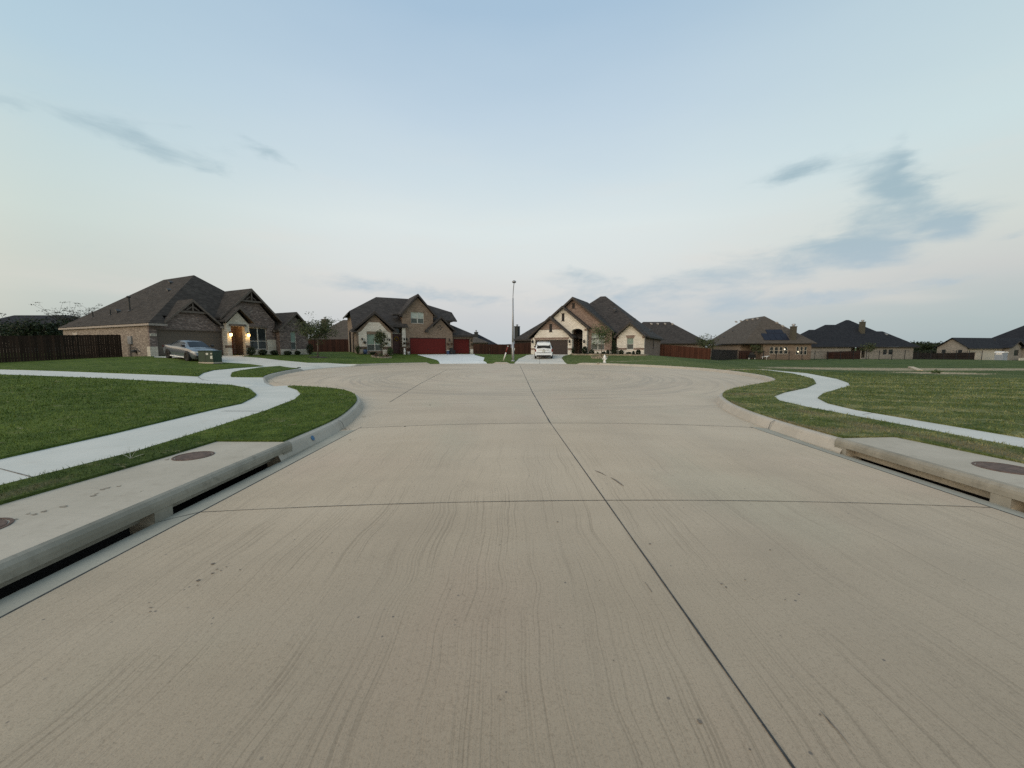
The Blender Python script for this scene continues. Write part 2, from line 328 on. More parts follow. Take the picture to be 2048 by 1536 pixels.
MT['b1_lit'] = m_brick('lit mottled brick', [(.12, .10, .085), (.185, .155, .13), (.26, .22, .185), (.40, .355, .30)], (.22, .195, .17))  # lighter copy of the front brick, the side wall's stronger light put into colour
MT['b2'] = m_brick('tan brick', [(.12, .09, .068), (.175, .133, .102), (.23, .178, .138), (.29, .235, .185)], (.20, .165, .13))
MT['b3'] = m_brick('warm brown brick', [(.12, .083, .067), (.19, .135, .108), (.26, .195, .16), (.33, .265, .22)], (.22, .175, .15))
MT['b4'] = m_brick('grey brick', [(.13, .125, .115), (.20, .19, .17), (.28, .265, .24), (.38, .36, .32)], (.24, .23, .2))
MT['band'] = m_brick('dark brick band', [(.085, .055, .045), (.12, .08, .06), (.16, .11, .085)], (.12, .10, .08), .08, .2)
MT['st1'] = m_brick('cream stone', [(.38, .355, .30), (.48, .455, .39), (.54, .515, .45), (.60, .575, .51)], (.38, .35, .295), .42, .18)
MT['st2'] = m_brick('white stone', [(.50, .48, .43), (.60, .575, .52), (.66, .64, .58), (.72, .70, .64)], (.46, .44, .39), .42, .18)
MT['st3'] = m_brick('limestone', [(.55, .52, .45), (.65, .62, .545), (.71, .68, .605), (.78, .75, .675)], (.52, .49, .42), .40, .17)
MT['r1'] = m_shingle('charcoal brown shingles', (.028, .025, .022), (.078, .070, .062))
MT['r2'] = m_shingle('dark grey shingles', (.030, .028, .027), (.082, .075, .070))
MT['r3'] = m_shingle('near black shingles', (.012, .014, .018), (.036, .039, .045))
MT['r4'] = m_shingle('grey brown shingles', (.055, .048, .040), (.115, .102, .088))
MT['trim1'] = simple('taupe trim', (.10, .083, .07), .6, .15)
MT['trim1l'] = simple('pale gutter trim', (.24, .215, .195), .5, .1)
MT['trim2'] = simple('dark trim', (.035, .03, .028), .6, .15)
MT['trim3'] = simple('umber trim', (.032, .027, .023), .6, .15)
def m_garage(name, c):
    m, t, b = M(name, rough=.6, spec=.15)
    x, y, z = t.sep(objc(t))
    f = t.m('FRACT', t.m('DIVIDE', z, .53)); g = t.smooth(t.m('ABSOLUTE', t.m('SUBTRACT', f, .5)), .47, .5)
    f2 = t.m('FRACT', t.m('DIVIDE', z, .075)); g2 = t.smooth(t.m('ABSOLUTE', t.m('SUBTRACT', f2, .5)), .38, .5)
    cc = t.mix(t.m('MULTIPLY', g, .6), c, tuple(k * .4 for k in c))
    cc = t.mix(t.m('MULTIPLY', g2, .22), cc, tuple(k * .6 for k in c))
    t.put(b.inputs['Base Color'], cc); bump(t, b, t.m('ADD', g, g2), -.4, .01)
    return m
MT['g1'] = m_garage('taupe garage paint', (.105, .09, .075)); MT['g2'] = m_garage('brick red garage paint', (.10, .014, .012)); MT['g3'] = m_garage('dark brown garage paint', (.05, .04, .036))
MT['wood'] = m_plank('stained door wood', (.10, .03, .012), (.19, .06, .02), .3)
MT['door2'] = simple('oxblood door', (.055, .012, .012), .4, .2)
MT['fence'] = m_plank('red brown fence boards', (.022, .009, .006), (.062, .025, .016))
MT['fence2'] = m_plank('dark fence boards', (.014, .009, .006), (.040, .024, .016))
MT['fence3'] = m_plank('rust fence boards', (.055, .020, .011), (.115, .045, .026))
MT['post'] = simple('pale steel post', (.30, .27, .23), .6, .2)
MT['iron'] = simple('black iron', (.012, .012, .014), .5, .2)
def m_glass(name, c, rough=.12):
    m, t, b = M(name, c, rough, spec=.6)
    n = t.noise(objc(t), 1.2, 3); t.put(b.inputs['Base Color'], t.mix(t.smooth(n, .35, .65), tuple(k * .75 for k in c), tuple(k * 1.2 for k in c)))
    return m
def m_blind(name, c):
    m, t, b = M(name, c, .35, spec=.5)
    z = t.sep(objc(t))[2]; f = t.m('FRACT', t.m('DIVIDE', z, .09)); n = t.noise(objc(t), .9, 3)
    cc = t.mix(t.m('MULTIPLY', t.smooth(f, .6, .9), .35), c, tuple(k * .55 for k in c))
    t.put(b.inputs['Base Color'], t.mix(t.m('MULTIPLY', t.smooth(n, .4, .7), .35), cc, (.10, .14, .12)))
    return m
MT['blind'] = m_blind('pane over pale blind', (.21, .30, .25)); MT['blindw'] = m_blind('pane over white blind', (.36, .42, .39))
MT['screen'] = m_glass('insect screen', (.055, .07, .065), .5); MT['carglass'] = m_glass('tinted car glass', (.012, .016, .02), .2); MT['carglass'].node_tree.nodes['Principled BSDF'].inputs['Specular IOR Level'].default_value = .3; MT['glass'] = m_glass('dark glass', (.022, .027, .03), .06)
MT['void'] = simple('dark louvre', (.012, .011, .01), .8)
MT['white'] = simple('white paint', (.72, .72, .70), .5, .06); MT['vinyl'] = simple('white window frame', (.50, .51, .48), .5, .06)
MT['black'] = simple('black plastic', (.012, .012, .013), .5, .2)
MT['grey'] = simple('galvanised metal', (.30, .31, .32), .45, .12, 12, metal=.4)
MT['greydark'] = simple('vent metal', (.045, .044, .042), .6, .2)
MT['rust'] = simple('rusted iron', (.095, .06, .045), .75, .35, 14)
MT['bark'] = simple('bark', (.13, .11, .09), .9, .3, 20); MT['barkd'] = simple('dark bark', (.05, .042, .035), .9, .3, 20)
MT['l_olive'] = m_leaf('olive leaves', (.022, .034, .014), (.085, .105, .045))
MT['l_dark'] = m_leaf('dark leaves', (.009, .016, .008), (.032, .048, .022))
MT['l_green'] = m_leaf('green leaves', (.028, .046, .016), (.085, .125, .045))
MT['l_wine'] = m_leaf('wine red leaves', (.035, .012, .01), (.10, .05, .03))
MT['rock'] = m_conc('edging stone', (.22, .19, .14), (.36, .31, .235), .3, (.12, .10, .08), 3)
MT['mulch'] = simple('mulch', (.03, .021, .015), .95, .4, 30)
MT['silver'] = simple('silver grey car paint', (.13, .155, .18), .28, .04, metal=.35, coat=.6)
MT['suv'] = simple('white car paint', (.74, .79, .82), .3, .03, coat=.5)
MT['tyre'] = simple('tyre rubber', (.012, .012, .012), .8, .2); MT['rim'] = simple('dark wheel rim', (.03, .03, .032), .35, .2, metal=.6)
MT['lens'] = simple('headlight lens', (.7, .72, .72), .15, .05); MT['tail'] = simple('tail light', (.16, .012, .01), .2, .1)
MT['green'] = simple('green cabinet paint', (.016, .040, .024), .5, .2, 5)
MT['label'] = simple('faded sticker', (.50, .52, .47), .5, .1); MT['blue'] = simple('blue marker', (.03, .12, .25), .5, .1)
MT['red'] = simple('marker red', (.18, .03, .022), .5, .2); MT['bluebin'] = simple('blue plastic', (.035, .06, .13), .5, .15)
MT['yellow'] = simple('yellow flowers', (.35, .22, .03), .8, .3, 20)
MT['solar'] = simple('solar cell', (.006, .006, .014), .5, .2); MT['solarf'] = simple('panel frame', (.02, .02, .03), .4)
MT['chim'] = simple('chimney siding olive', (.068, .063, .046), .8, .12); MT['chimd'] = simple('chimney siding slate', (.022, .026, .025), .7, .12)
MT['sign'] = simple('plaque stone', (.50, .47, .40), .7, .1); MT['toilet'] = simple('grey cabin plastic', (.25, .29, .34), .5, .08)
m_, t_, b_ = M('warm lamp glow', (.9, .8, .6), emit=(1, .62, .22), estr=9); MT['lamp'] = m_
m_, t_, b_ = M('warm light behind window', (.9, .85, .7), emit=(1, .86, .6), estr=2.5); MT['lamp2'] = m_
MT['clay'] = simple('bare clay stone', (.42, .35, .25), .9, .2, 8)

# ------------------------------------------------------------------ mesh helpers
class MB:
    def __init__(s): s.v = []; s.f = []; s.m = []; s.mi = 0
    def add(s, vs, fs):
        o = len(s.v); s.v += [tuple(p) for p in vs]; s.f += [tuple(i + o for i in f) for f in fs]; s.m += [s.mi] * len(fs); return s
    def box(s, x0, x1, y0, y1, z0, z1):
        return s.add([(x0, y0, z0), (x1, y0, z0), (x1, y1, z0), (x0, y1, z0), (x0, y0, z1), (x1, y0, z1), (x1, y1, z1), (x0, y1, z1)],
                     [(3, 2, 1, 0), (4, 5, 6, 7), (0, 1, 5, 4), (1, 2, 6, 5), (2, 3, 7, 6), (3, 0, 4, 7)])
    def prism(s, poly, y0, y1):        # poly in x,z extruded along y
        n = len(poly)
        t = tessellate_polygon([[Vector((p[0], p[1], 0)) for p in poly]])
        vs = [(p[0], y0, p[1]) for p in poly] + [(p[0], y1, p[1]) for p in poly]
        fs = [tuple(k) for k in t] + [tuple(n + i for i in reversed(k)) for k in t] + [(i, (i + 1) % n, n + (i + 1) % n, n + i) for i in range(n)]
        return s.add(vs, fs)
    def prismz(s, poly, z0, z1):       # poly in x,y extruded along z
        n = len(poly)
        t = tessellate_polygon([[Vector((p[0], p[1], 0)) for p in poly]])
        vs = [(p[0], p[1], z0) for p in poly] + [(p[0], p[1], z1) for p in poly]
        fs = [tuple(k) for k in t] + [tuple(n + i for i in reversed(k)) for k in t] + [(i, (i + 1) % n, n + (i + 1) % n, n + i) for i in range(n)]
        return s.add(vs, fs)
    def facade(s, outer, holes, v, thick=.25, reveal=.12):
        """wall face at depth v looking towards -y, with real openings"""
        pl = [list(outer)] + [list(h) for h in holes]
        allp = [p for q in pl for p in q]
        t = tessellate_polygon([[Vector((p[0], p[1], 0)) for p in q] for q in pl])
        s.add([(p[0], v, p[1]) for p in allp], [tuple(k) for k in t])
        for j, q in enumerate(pl):
            d = thick if j == 0 else reveal; n = len(q)
            s.add([(p[0], v, p[1]) for p in q] + [(p[0], v + d, p[1]) for p in q], [(i, (i + 1) % n, n + (i + 1) % n, n + i) for i in range(n)])
        return s
    def tube(s, pts, r, n=8, cap=True):
        pts = [Vector(p) for p in pts]; rr = r if hasattr(r, '__len__') else [r] * len(pts); o = []
        for i, p in enumerate(pts):
            d = (pts[min(i + 1, len(pts) - 1)] - pts[max(i - 1, 0)]).normalized()
            a = d.cross(Vector((0, 0, 1)) if abs(d.z) < .9 else Vector((1, 0, 0))).normalized(); b = d.cross(a)
            for k in range(n):
                th = 2 * PI * k / n; o.append(p + a * (math.cos(th) * rr[i]) + b * (math.sin(th) * rr[i]))
        fs = [(i * n + k, i * n + (k + 1) % n, (i + 1) * n + (k + 1) % n, (i + 1) * n + k) for i in range(len(pts) - 1) for k in range(n)]
        if cap: fs += [tuple(reversed(range(n))), tuple(range((len(pts) - 1) * n, len(pts) * n))]
        return s.add(o, fs)
    def lathe(s, prof, n=16, c=(0, 0, 0)):
        o = [(c[0] + r * math.cos(2 * PI * k / n), c[1] + r * math.sin(2 * PI * k / n), c[2] + z) for r, z in prof for k in range(n)]
        fs = [(i * n + k, i * n + (k + 1) % n, (i + 1) * n + (k + 1) % n, (i + 1) * n + k) for i in range(len(prof) - 1) for k in range(n)]
        fs += [tuple(reversed(range(n))), tuple(range((len(prof) - 1) * n, len(prof) * n))]
        return s.add(o, fs)
    def build(s, name, mat, parent=None, smooth=False, bevel=0, recalc=True):
        if name in ('stone_facing', 'brick_band') and not getattr(s, 'one', False):
            key = {}; par = list(range(len(s.v)))
            def fd(a):
                while par[a] != a: par[a] = par[par[a]]; a = par[a]
                return a
            for i, p in enumerate(s.v):
                k = tuple(round(c, 3) for c in p)
                if k in key: par[fd(i)] = fd(key[k])
                else: key[k] = i
            for f in s.f:
                for a in f[1:]: par[fd(a)] = fd(f[0])
            gr = {}
            for f in s.f: gr.setdefault(fd(f[0]), []).append(f)
            for fs in gr.values():
                idx = sorted({a for f in fs for a in f}); mp = {a: i for i, a in enumerate(idx)}
                q = MB(); q.one = True; q.add([s.v[a] for a in idx], [tuple(mp[a] for a in f) for f in fs]); r = q.build(name, mat, parent, smooth, bevel, recalc)
            return r
        me = bpy.data.meshes.new(name); me.from_pydata(s.v, [], s.f)
        mats = mat if isinstance(mat, (list, tuple)) else [mat]
        for k in mats: me.materials.append(MT[k] if isinstance(k, str) else k)
        if len(mats) > 1: me.polygons.foreach_set('material_index', s.m)
        if recalc:
            bm = bmesh.new(); bm.from_mesh(me); bmesh.ops.recalc_face_normals(bm, faces=bm.faces)
            bm.to_mesh(me); bm.free()
        if smooth: me.polygons.foreach_set('use_smooth', [True] * len(me.polygons))
        me.update()
        o = bpy.data.objects.new(name, me); col.objects.link(o)
        if parent: o.parent = parent
        if bevel:
            md = o.modifiers.new('bevel', 'BEVEL'); md.width = bevel; md.segments = 2; md.limit_method = 'ANGLE'
        return o
def tag(o, label=None, cat=None, group=None, kind=None):
    if label: o['label'] = label
    if cat: o['category'] = cat
    if group: o['group'] = group
    if kind: o['kind'] = kind
    return o
def thing(name, label, cat, loc=(0, 0, 0), rz=0., group=None):
    o = bpy.data.objects.new(name, None); col.objects.link(o); o.location = loc; o.rotation_euler = (0, 0, rz)
    o.empty_display_size = .3
    return tag(o, label, cat, group)
def copy_tree(o, parent=None):
    c = o.copy(); col.objects.link(c); c.parent = parent
    for ch in [k for k in bpy.data.objects if k.parent == o]: copy_tree(ch, c)
    return c

# ------------------------------------------------------------------ terrain
FACE = [(-3.47, -8), (-3.47, 0), (-3.47, 4), (-3.47, 6.5), (-3.50, 7.6), (-3.62, 8.5), (-3.98, 10.0), (-4.35, 11.1), (-5.0, 12.4), (-5.9, 13.55), (-7.2, 14.4), (-8.6, 15.05),
        (-10.2, 16.5), (-11.9, 18.6), (-12.9, 20.3), (-13.9, 22.8), (-14.8, 26.0), (-15.2, 29.0), (-14.7, 32.4), (-12.9, 35.5), (-9.8, 37.8), (-6, 39.0), (-2, 39.3), (2, 39.2), (6, 38.2),
        (9.5, 35.8), (12.2, 32.3), (13.75, 28.5), (14.05, 25), (13.6, 21.5), (12.75, 19.0), (11.5, 17.1), (9.3, 15.15), (7.6, 13.6), (6.55, 12.2), (5.98, 10.9), (5.6, 9.6), (5.38, 8.3), (5.3, 7.0), (5.3, 5), (5.3, 0), (5.3, -8)]
def resample(P, step):
    P = [np.array(p, float) for p in P]; out = []
    for i in range(len(P) - 1):
        p0 = P[max(i - 1, 0)]; p1 = P[i]; p2 = P[i + 1]; p3 = P[min(i + 2, len(P) - 1)]
        n = max(1, int(np.linalg.norm(p2 - p1) / step))
        for k in range(n):
            t = k / n
            out.append(.5 * ((2 * p1) + (-p0 + p2) * t + (2 * p0 - 5 * p1 + 4 * p2 - p3) * t * t + (-p0 + 3 * p1 - 3 * p2 + p3) * t ** 3))
    out.append(P[-1]); return np.array(out)
PATH = resample(FACE, .35)
tg = np.gradient(PATH, axis=0); tg /= np.linalg.norm(tg, axis=1)[:, None]
NOUT = np.stack([-tg[:, 1], tg[:, 0]], 1)           # left of travel = away from the street
def offs(d): return PATH + NOUT * d
LIP, BACK = offs(-.34), offs(.155)
def dist_path(x, y, Q=PATH):
    x = np.atleast_1d(np.asarray(x, float)); y = np.atleast_1d(np.asarray(y, float)); best = np.full(x.shape, 1e9)
    a = Q[:-1]; b = Q[1:]; d = b - a; L = (d ** 2).sum(1)
    for i in range(len(a)):
        t = np.clip(((x - a[i, 0]) * d[i, 0] + (y - a[i, 1]) * d[i, 1]) / L[i], 0, 1)
        best = np.minimum(best, (x - a[i, 0] - t * d[i, 0]) ** 2 + (y - a[i, 1] - t * d[i, 1]) ** 2)
    return np.sqrt(best)
def inside(x, y, poly):
    x = np.asarray(x, float); y = np.asarray(y, float); r = np.zeros(x.shape, bool); n = len(poly)
    for i in range(n):
        x0, y0 = poly[i]; x1, y1 = poly[(i + 1) % n]
        if y0 == y1: continue
        r ^= ((y0 > y) != (y1 > y)) & (x < (x1 - x0) * (y - y0) / (y1 - y0) + x0)
    return r
# dropped kerbs: segments of the face line (ramp, three driveways)
FLUSH = [((-9.5, 15.8), (-11.2, 17.7)), ((-15.1, 28.6), (-14.2, 33.4)), ((-7.6, 38.6), (-2.6, 39.3)), ((.4, 39.3), (5.9, 38.3))]
def flush(x, y):
    k = np.zeros(np.shape(x))
    for a, b in FLUSH:
        d = dist_path(x, y, np.array([a, b])); k = np.maximum(k, np.clip(1 - d / .9, 0, 1) * 3)
    return np.clip(k, 0, 1)
CP = [(14.8 * math.cos(a) + CC[0], 14.8 * math.sin(a) + CC[1], .16) for a in [R(k) for k in range(-60, 250, 22)] if True]
CP = [p for p in CP if not (p[1] < 16 and abs(p[0]) < 9)]
CP += [(-3.9, 0, .16), (-3.9, 6, .16), (-4.4, 10, .16), (-7.2, 14.9, .17), (5.6, 0, .16), (5.6, 6, .16), (6.3, 10.5, .16), (9.4, 14.7, .16), (-3.9, -8, .16), (5.6, -8, .16),
       (-7, 5, .19), (-20, 5, .30), (-13, 15.5, .21), (-16, 18.8, .26), (-27, 20, .42), (-33, 24.6, .52), (-35.3, 26.5, .58), (-32.2, 32, .85), (-28.6, 30.5, .93), (-26, 35.5, .93), (-23.5, 40, .90), (-22.4, 43, .88),
       (-21, 27.6, .50), (-45, 40, .9), (-38, 45, .9), (-13, 49, .78), (-18.1, 44.7, .90), (-8, 51.5, .76), (-5.3, 53.3, .73), (-13.5, 43.5, .45), (-1, 61, .38), (0, 50, .5), (3, 52, .74), (7.5, 49.8, .74), (15.6, 45.7, .72),
       (23.3, 61, .30), (31.5, 61, -.41), (22, 47, .25), (20, 6, .2), (30, 14, .15), (45, 30, -.12), (60, 50, -.5), (42.7, 73, -.63), (88, 73, -.65), (60, 30, -.3), (90, 100, -1.4), (60, 92, -.9), (112, 105, -1.7),
       (20, 30, .08), (26, 45, -.05), (-60, 40, .9), (-60, 0, .3), (-20, -20, .2), (20, -20, .2), (60, -20, 0), (0, 90, .3), (-40, 90, .5), (25, 85, 0.), (120, 50, -1.2), (-60, 90, .6)]
CPA = np.array(CP)
def _U(r2): return np.where(r2 > 0, .5 * r2 * np.log(np.maximum(r2, 1e-12)), 0)
_n = len(CPA); _K = _U(((CPA[:, None, :2] - CPA[None, :, :2]) ** 2).sum(2)) + np.eye(_n) * .5
_P = np.c_[np.ones(_n), CPA[:, :2]]; _A = np.zeros((_n + 3, _n + 3)); _A[:_n, :_n] = _K; _A[:_n, _n:] = _P; _A[_n:, :_n] = _P.T
_W = np.linalg.solve(_A, np.r_[CPA[:, 2], 0, 0, 0])
def H(x, y):
    x = np.atleast_1d(np.asarray(x, float)); y = np.atleast_1d(np.asarray(y, float))
    r2 = (x[:, None] - CPA[:, 0]) ** 2 + (y[:, None] - CPA[:, 1]) ** 2
    z = _U(r2) @ _W[:_n] + _W[_n] + _W[_n + 1] * x + _W[_n + 2] * y
    r = np.hypot(x, y); f = np.clip((r - 105) / 60, 0, 1); f = f * f * (3 - 2 * f)
    z = np.clip(z, -2.2, 1.2); z = z * (1 - f) + (-1.6) * f
    near = r < 60
    if near.any():
        d = dist_path(x[near], y[near]); c = np.clip(1 - (d - .2) / 2.5, 0, 1); c = c * c * (3 - 2 * c)
        zz = z[near]; zz = zz * (1 - c) + .16 * c
        k = flush(x[near], y[near]); zz = zz - k * .145 * np.clip(1 - (d - .2) / 1.6, 0, 1)
        z[near] = zz
    return z
def h1(x, y): return float(H(x, y)[0])
def zroad(x, y):
    d = dist_path(x, y, LIP); s = np.clip(d / 4.0, 0, 1); return .10 * (1 - (1 - s) ** 2)
def ray(px, py):
    a = (px - 1024) / FPX; b = (768 - py) / FPX
    return np.array((a, math.cos(PITCH) + b * math.sin(PITCH), -math.sin(PITCH) + b * math.cos(PITCH)))
def at(px, py, f=H):
    d = ray(px, py); t = np.geomspace(1.2, 170, 900); X = d[0] * t; Y = d[1] * t; Z = EYE + d[2] * t
    g = Z - f(X, Y); i = int(np.argmax(g < 0))
    if i == 0: i = len(t) - 1
    k = g[i - 1] / (g[i - 1] - g[i]) if g[i - 1] != g[i] else 0
    tt = t[i - 1] + (t[i] - t[i - 1]) * k
    return (d[0] * tt, d[1] * tt)
def atr(px, py): return at(px, py, lambda x, y: zroad(x, y))
def A(x, y): return at(x * .3711, 700 + y * .3711)
def B(x, y): return at(1388 + x * .3223, 700 + y * .3223)
def C_(x, y): return at(380 + x * .15625, 690 + y * .15625)
PAV = {}
PAV['left'] = [(-5.41, -7)] + [A(*p) for p in [(0, 745), (740, 555), (1130, 433), (1440, 330), (1590, 270), (1622, 240), (1600, 215), (1550, 199)]] + \
    [(-8.25, 15.5), (-9.9, 17.0), (-11.5, 18.9)] + [C_(*p) for p in [(950, 415), (530, 412), (520, 395), (540, 355), (640, 330), (900, 290), (1150, 272), (1285, 294)]] + \
    [(-13.5, 26.6), (-13.5, 33.2), (-13.6, 34.8)] + [C_(*p) for p in [(1750, 228), (1600, 229), (1500, 227), (1150, 195), (900, 165), (665, 147)]] + \
    [(-25.2, 38.0), (-26.2, 34.7), (-28.5, 30.7), (-27.6, 29.6), (-22.2, 28.9)] + [C_(*p) for p in [(400, 226), (780, 250), (940, 272), (560, 300), (300, 325), (170, 360), (105, 405)]] + \
    [A(600, 125), A(0, 105), (-46, 31), (-46, 26)] + [A(*p) for p in [(0, 135), (600, 158), (1000, 180), (1250, 192), (1340, 210), (1382, 243), (1370, 255), (1300, 290), (1160, 320), (600, 455), (0, 590)]] + [(-6.66, -7)]
PAV['right'] = [B(*p) for p in [(250, 116), (450, 128), (620, 150), (740, 183), (757, 210), (700, 235), (560, 265), (492, 290), (530, 320), (700, 360), (1300, 475), (2048, 620)]] + [(7.3, -7), (8.3, -7)] + \
    [B(*p) for p in [(2048, 548), (1000, 372), (830, 332), (768, 300), (800, 275), (900, 245), (968, 225), (960, 205), (890, 180), (700, 144), (450, 122)]]
def F2(x, y): return at(920 + x * .078125, 640 + y * .078125)
def Z3(x, y): return at(600 + x * .1953, 540 + y * .1953)
def Z4(x, y): return at(980 + x * .1758, 540 + y * .1758)
PAV['drive2'] = [(-11.9, 49.3), Z3(1190, 868), Z3(1330, 905), Z3(1400, 923), (-7.0, 37.8), (-2.2, 38.3), F2(600, 1050), F2(630, 960), F2(370, 895), (-5.0, 53.4)]
PAV['drive3'] = [(3.0, 52.3), (1.9, 51.0), F2(1640, 935), F2(1500, 990), F2(1440, 1050), F2(1340, 1100), (.2, 38.3), (6.4, 37.2), Z4(940, 1063), Z4(850, 1048), Z4(815, 1003), Z4(840, 980), (7.6, 49.9), (7.6, 50.2)]
DECK_L = [(-3.44, -7), (-4.86, -7), (-4.84, 3.5), (-4.70, 5.1), (-4.68, 5.97), (-3.44, 5.97)]
DECK_R = [(5.28, -7), (6.66, -7), (6.56, 4.9), (6.36, 6.28), (5.28, 6.22)]

def cdt_ground():
    P = [];E = []
    def ring(pts, step=None):
        o = len(P)
        for p in pts: P.append((float(p[0]), float(p[1])))
        n = len(pts)
        for i in range(n): E.append((o + i, o + (i + 1) % n))
    def dens(pts, step=.6):
        out = []
        n = len(pts)
        for i in range(n):
            a = np.array(pts[i]); b = np.array(pts[(i + 1) % n]); k = max(1, int(np.linalg.norm(b - a) / step))
            for j in range(k): out.append(tuple(a + (b - a) * j / k))
        return out
    ring(list(BACK) + [(7, -8.5), (-5, -8.5)][:0])
    for k in ('left', 'right', 'drive2', 'drive3'): ring(dens(PAV[k]))
    ring(DECK_L); ring(DECK_R)
    def grid(x0, x1, y0, y1, st, jit=.2):
        X, Y = np.meshgrid(np.arange(x0, x1 + .01, st), np.arange(y0, y1 + .01, st))
        X = X.ravel() + rng.uniform(-jit, jit, X.size) * st; Y = Y.ravel() + rng.uniform(-jit, jit, Y.size) * st
        return X, Y
    X, Y = grid(-40, 45, -8, 62, 1.1)
    d = dist_path(X, Y); keep = (d > .5) & ~inside(X, Y, BACK)
    for x, y in zip(X[keep], Y[keep]): P.append((x, y))
    X, Y = grid(-130, 150, -60, 150, 6)
    keep = ~((X > -41) & (X < 46) & (Y > -9) & (Y < 63))
    for x, y in zip(X[keep], Y[keep]): P.append((x, y))
    for r in (260, 500, 1100, 2500, 5000):
        for a in range(0, 360, 12): P.append((r * math.cos(R(a)), r * math.sin(R(a))))
    v, e, f, *_ = delaunay_2d_cdt([Vector(p) for p in P], E, [], 0, 1e-5)
    return np.array([(q.x, q.y) for q in v]), [tuple(q) for q in f]
V2, F3 = cdt_ground()
cen = np.array([V2[list(f)].mean(0) for f in F3])
inS = inside(cen[:, 0], cen[:, 1], BACK)
cls = np.zeros(len(F3), int)
for i, k in enumerate(('left', 'right', 'drive2', 'drive3')): cls[inside(cen[:, 0], cen[:, 1], PAV[k])] = i + 1
cls[inside(cen[:, 0], cen[:, 1], DECK_L) | inside(cen[:, 0], cen[:, 1], DECK_R)] = 9
cls[inS] = 10
# driveway half of the left paving
tip = np.array(C_(900, 290)); tip2 = np.array(C_(940, 272))
dr = (cls == 1) & (cen[:, 1] > 26.2) & (cen[:, 0] > -27.6) & (cen[:, 1] > 26.2 + (cen[:, 0] + 14) * -.42)
cls[dr] = 5
ZT = H(V2[:, 0], V2[:, 1])
def sheet(name, sel, mat, dz=0., skirt=0., label=None, kind='structure'):
    fs = [F3[i] for i in np.where(sel)[0]]
    idx = sorted({a for f in fs for a in f}); mp = {a: i for i, a in enumerate(idx)}
    vs = [(V2[a, 0], V2[a, 1], ZT[a] + dz) for a in idx]; ff = [tuple(mp[a] for a in f) for f in fs]
    if skirt:
        cnt = {}
        for f in ff:
            for i in range(len(f)):
                e = (f[i], f[(i + 1) % len(f)]); k = tuple(sorted(e)); cnt.setdefault(k, []).append(e)
        low = {}
        for k, es in cnt.items():
            if len(es) == 1:
                a, b = es[0]
                for q in (a, b):
                    if q not in low: low[q] = len(vs); vs.append((vs[q][0], vs[q][1], vs[q][2] - skirt))
                ff.append((a, low[a], low[b], b))
    mb = MB(); mb.add(vs, ff); o = mb.build(name, mat, smooth=False, recalc=False); o['kind'] = kind
    return o
sheet('lawn', cls == 0, 'lawn', .035, .12)
sheet('sidewalk', (cls == 1) | (cls == 2), 'walk', 0, .1)
sheet('driveway', (cls == 5) | (cls == 4), 'drive', 0, .1)
sheet('driveway', cls == 3, 'drive_white', 0, .1)
# road
def road():
    P = [tuple(p) for p in LIP]; n = len(P); E = [(i, (i + 1) % n) for i in range(n)]
    X, Y = np.meshgrid(np.arange(-16, 15, .7), np.arange(-7.6, 40, .7)); X = X.ravel(); Y = Y.ravel()
    k = inside(X, Y, LIP) & (dist_path(X, Y, LIP) > .25)
    P += list(zip(X[k], Y[k]))
    v, e, f, *_ = delaunay_2d_cdt([Vector(p) for p in P], E, [], 1, 1e-5)
    vv = np.array([(q.x, q.y) for q in v]); z = zroad(vv[:, 0], vv[:, 1])
    mb = MB(); mb.add([(a[0], a[1], b) for a, b in zip(vv, z)], [tuple(q) for q in f])
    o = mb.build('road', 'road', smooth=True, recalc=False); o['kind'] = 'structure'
road()
# gutter and kerb swept along the face line
kf = flush(PATH[:, 0], PATH[:, 1])
inletL = (PATH[:, 0] < 0) & (PATH[:, 1] < 5.6) ; inletR = (PATH[:, 0] > 0) & (PATH[:, 1] < 5.85)
def sweep(name, prof, mat, sel, zf):
    mb = MB(); ids = np.where(sel)[0]; k = len(prof)
    for i in ids:
        for (d, z) in prof:
            p = PATH[i] + NOUT[i] * d; mb.v.append((p[0], p[1], zf(i, d, z)))
    for a in range(len(ids) - 1):
        if ids[a + 1] != ids[a] + 1: continue
        for j in range(k - 1):
            mb.f.append((a * k + j, a * k + j + 1, (a + 1) * k + j + 1, (a + 1) * k + j)); mb.m.append(0)
    o = mb.build(name, mat, recalc=False); o['kind'] = 'structure'; return o
dep = np.where(inletL | inletR, .022, 0.) + np.where((~inletL & ~inletR) & (PATH[:, 1] < 7.4), .022 * np.clip((7.4 - PATH[:, 1]) / 1.3, 0, 1), 0)
gz_ = lambda i, d, z: z - dep[i] * (d + .34) / .35
gsel = PATH[:, 1] < 7.95; gsel2 = PATH[:, 1] > 7.58
sweep('gutter', [(-.34, 0), (-.16, -.015), (0.012, -.035)], 'gutter', gsel, gz_)
sweep('gutter', [(-.34, 0), (-.16, -.015), (0.012, -.035)], 'road', gsel2, lambda i, d, z: gz_(i, d, z) - (.003 if PATH[i, 1] < 7.95 else 0))
sweep('curb', [(-.02, -.14), (-.018, -.03), (.02, .05), (.045, .105), (.068, .138), (.10, .155), (.155, .16), (.155, -.05)], 'curb', ~(inletL | inletR),
      lambda i, d, z: (z if z < -.0 else z * (1 - kf[i]) + kf[i] * (-.028 + max(0, d) * .2)))
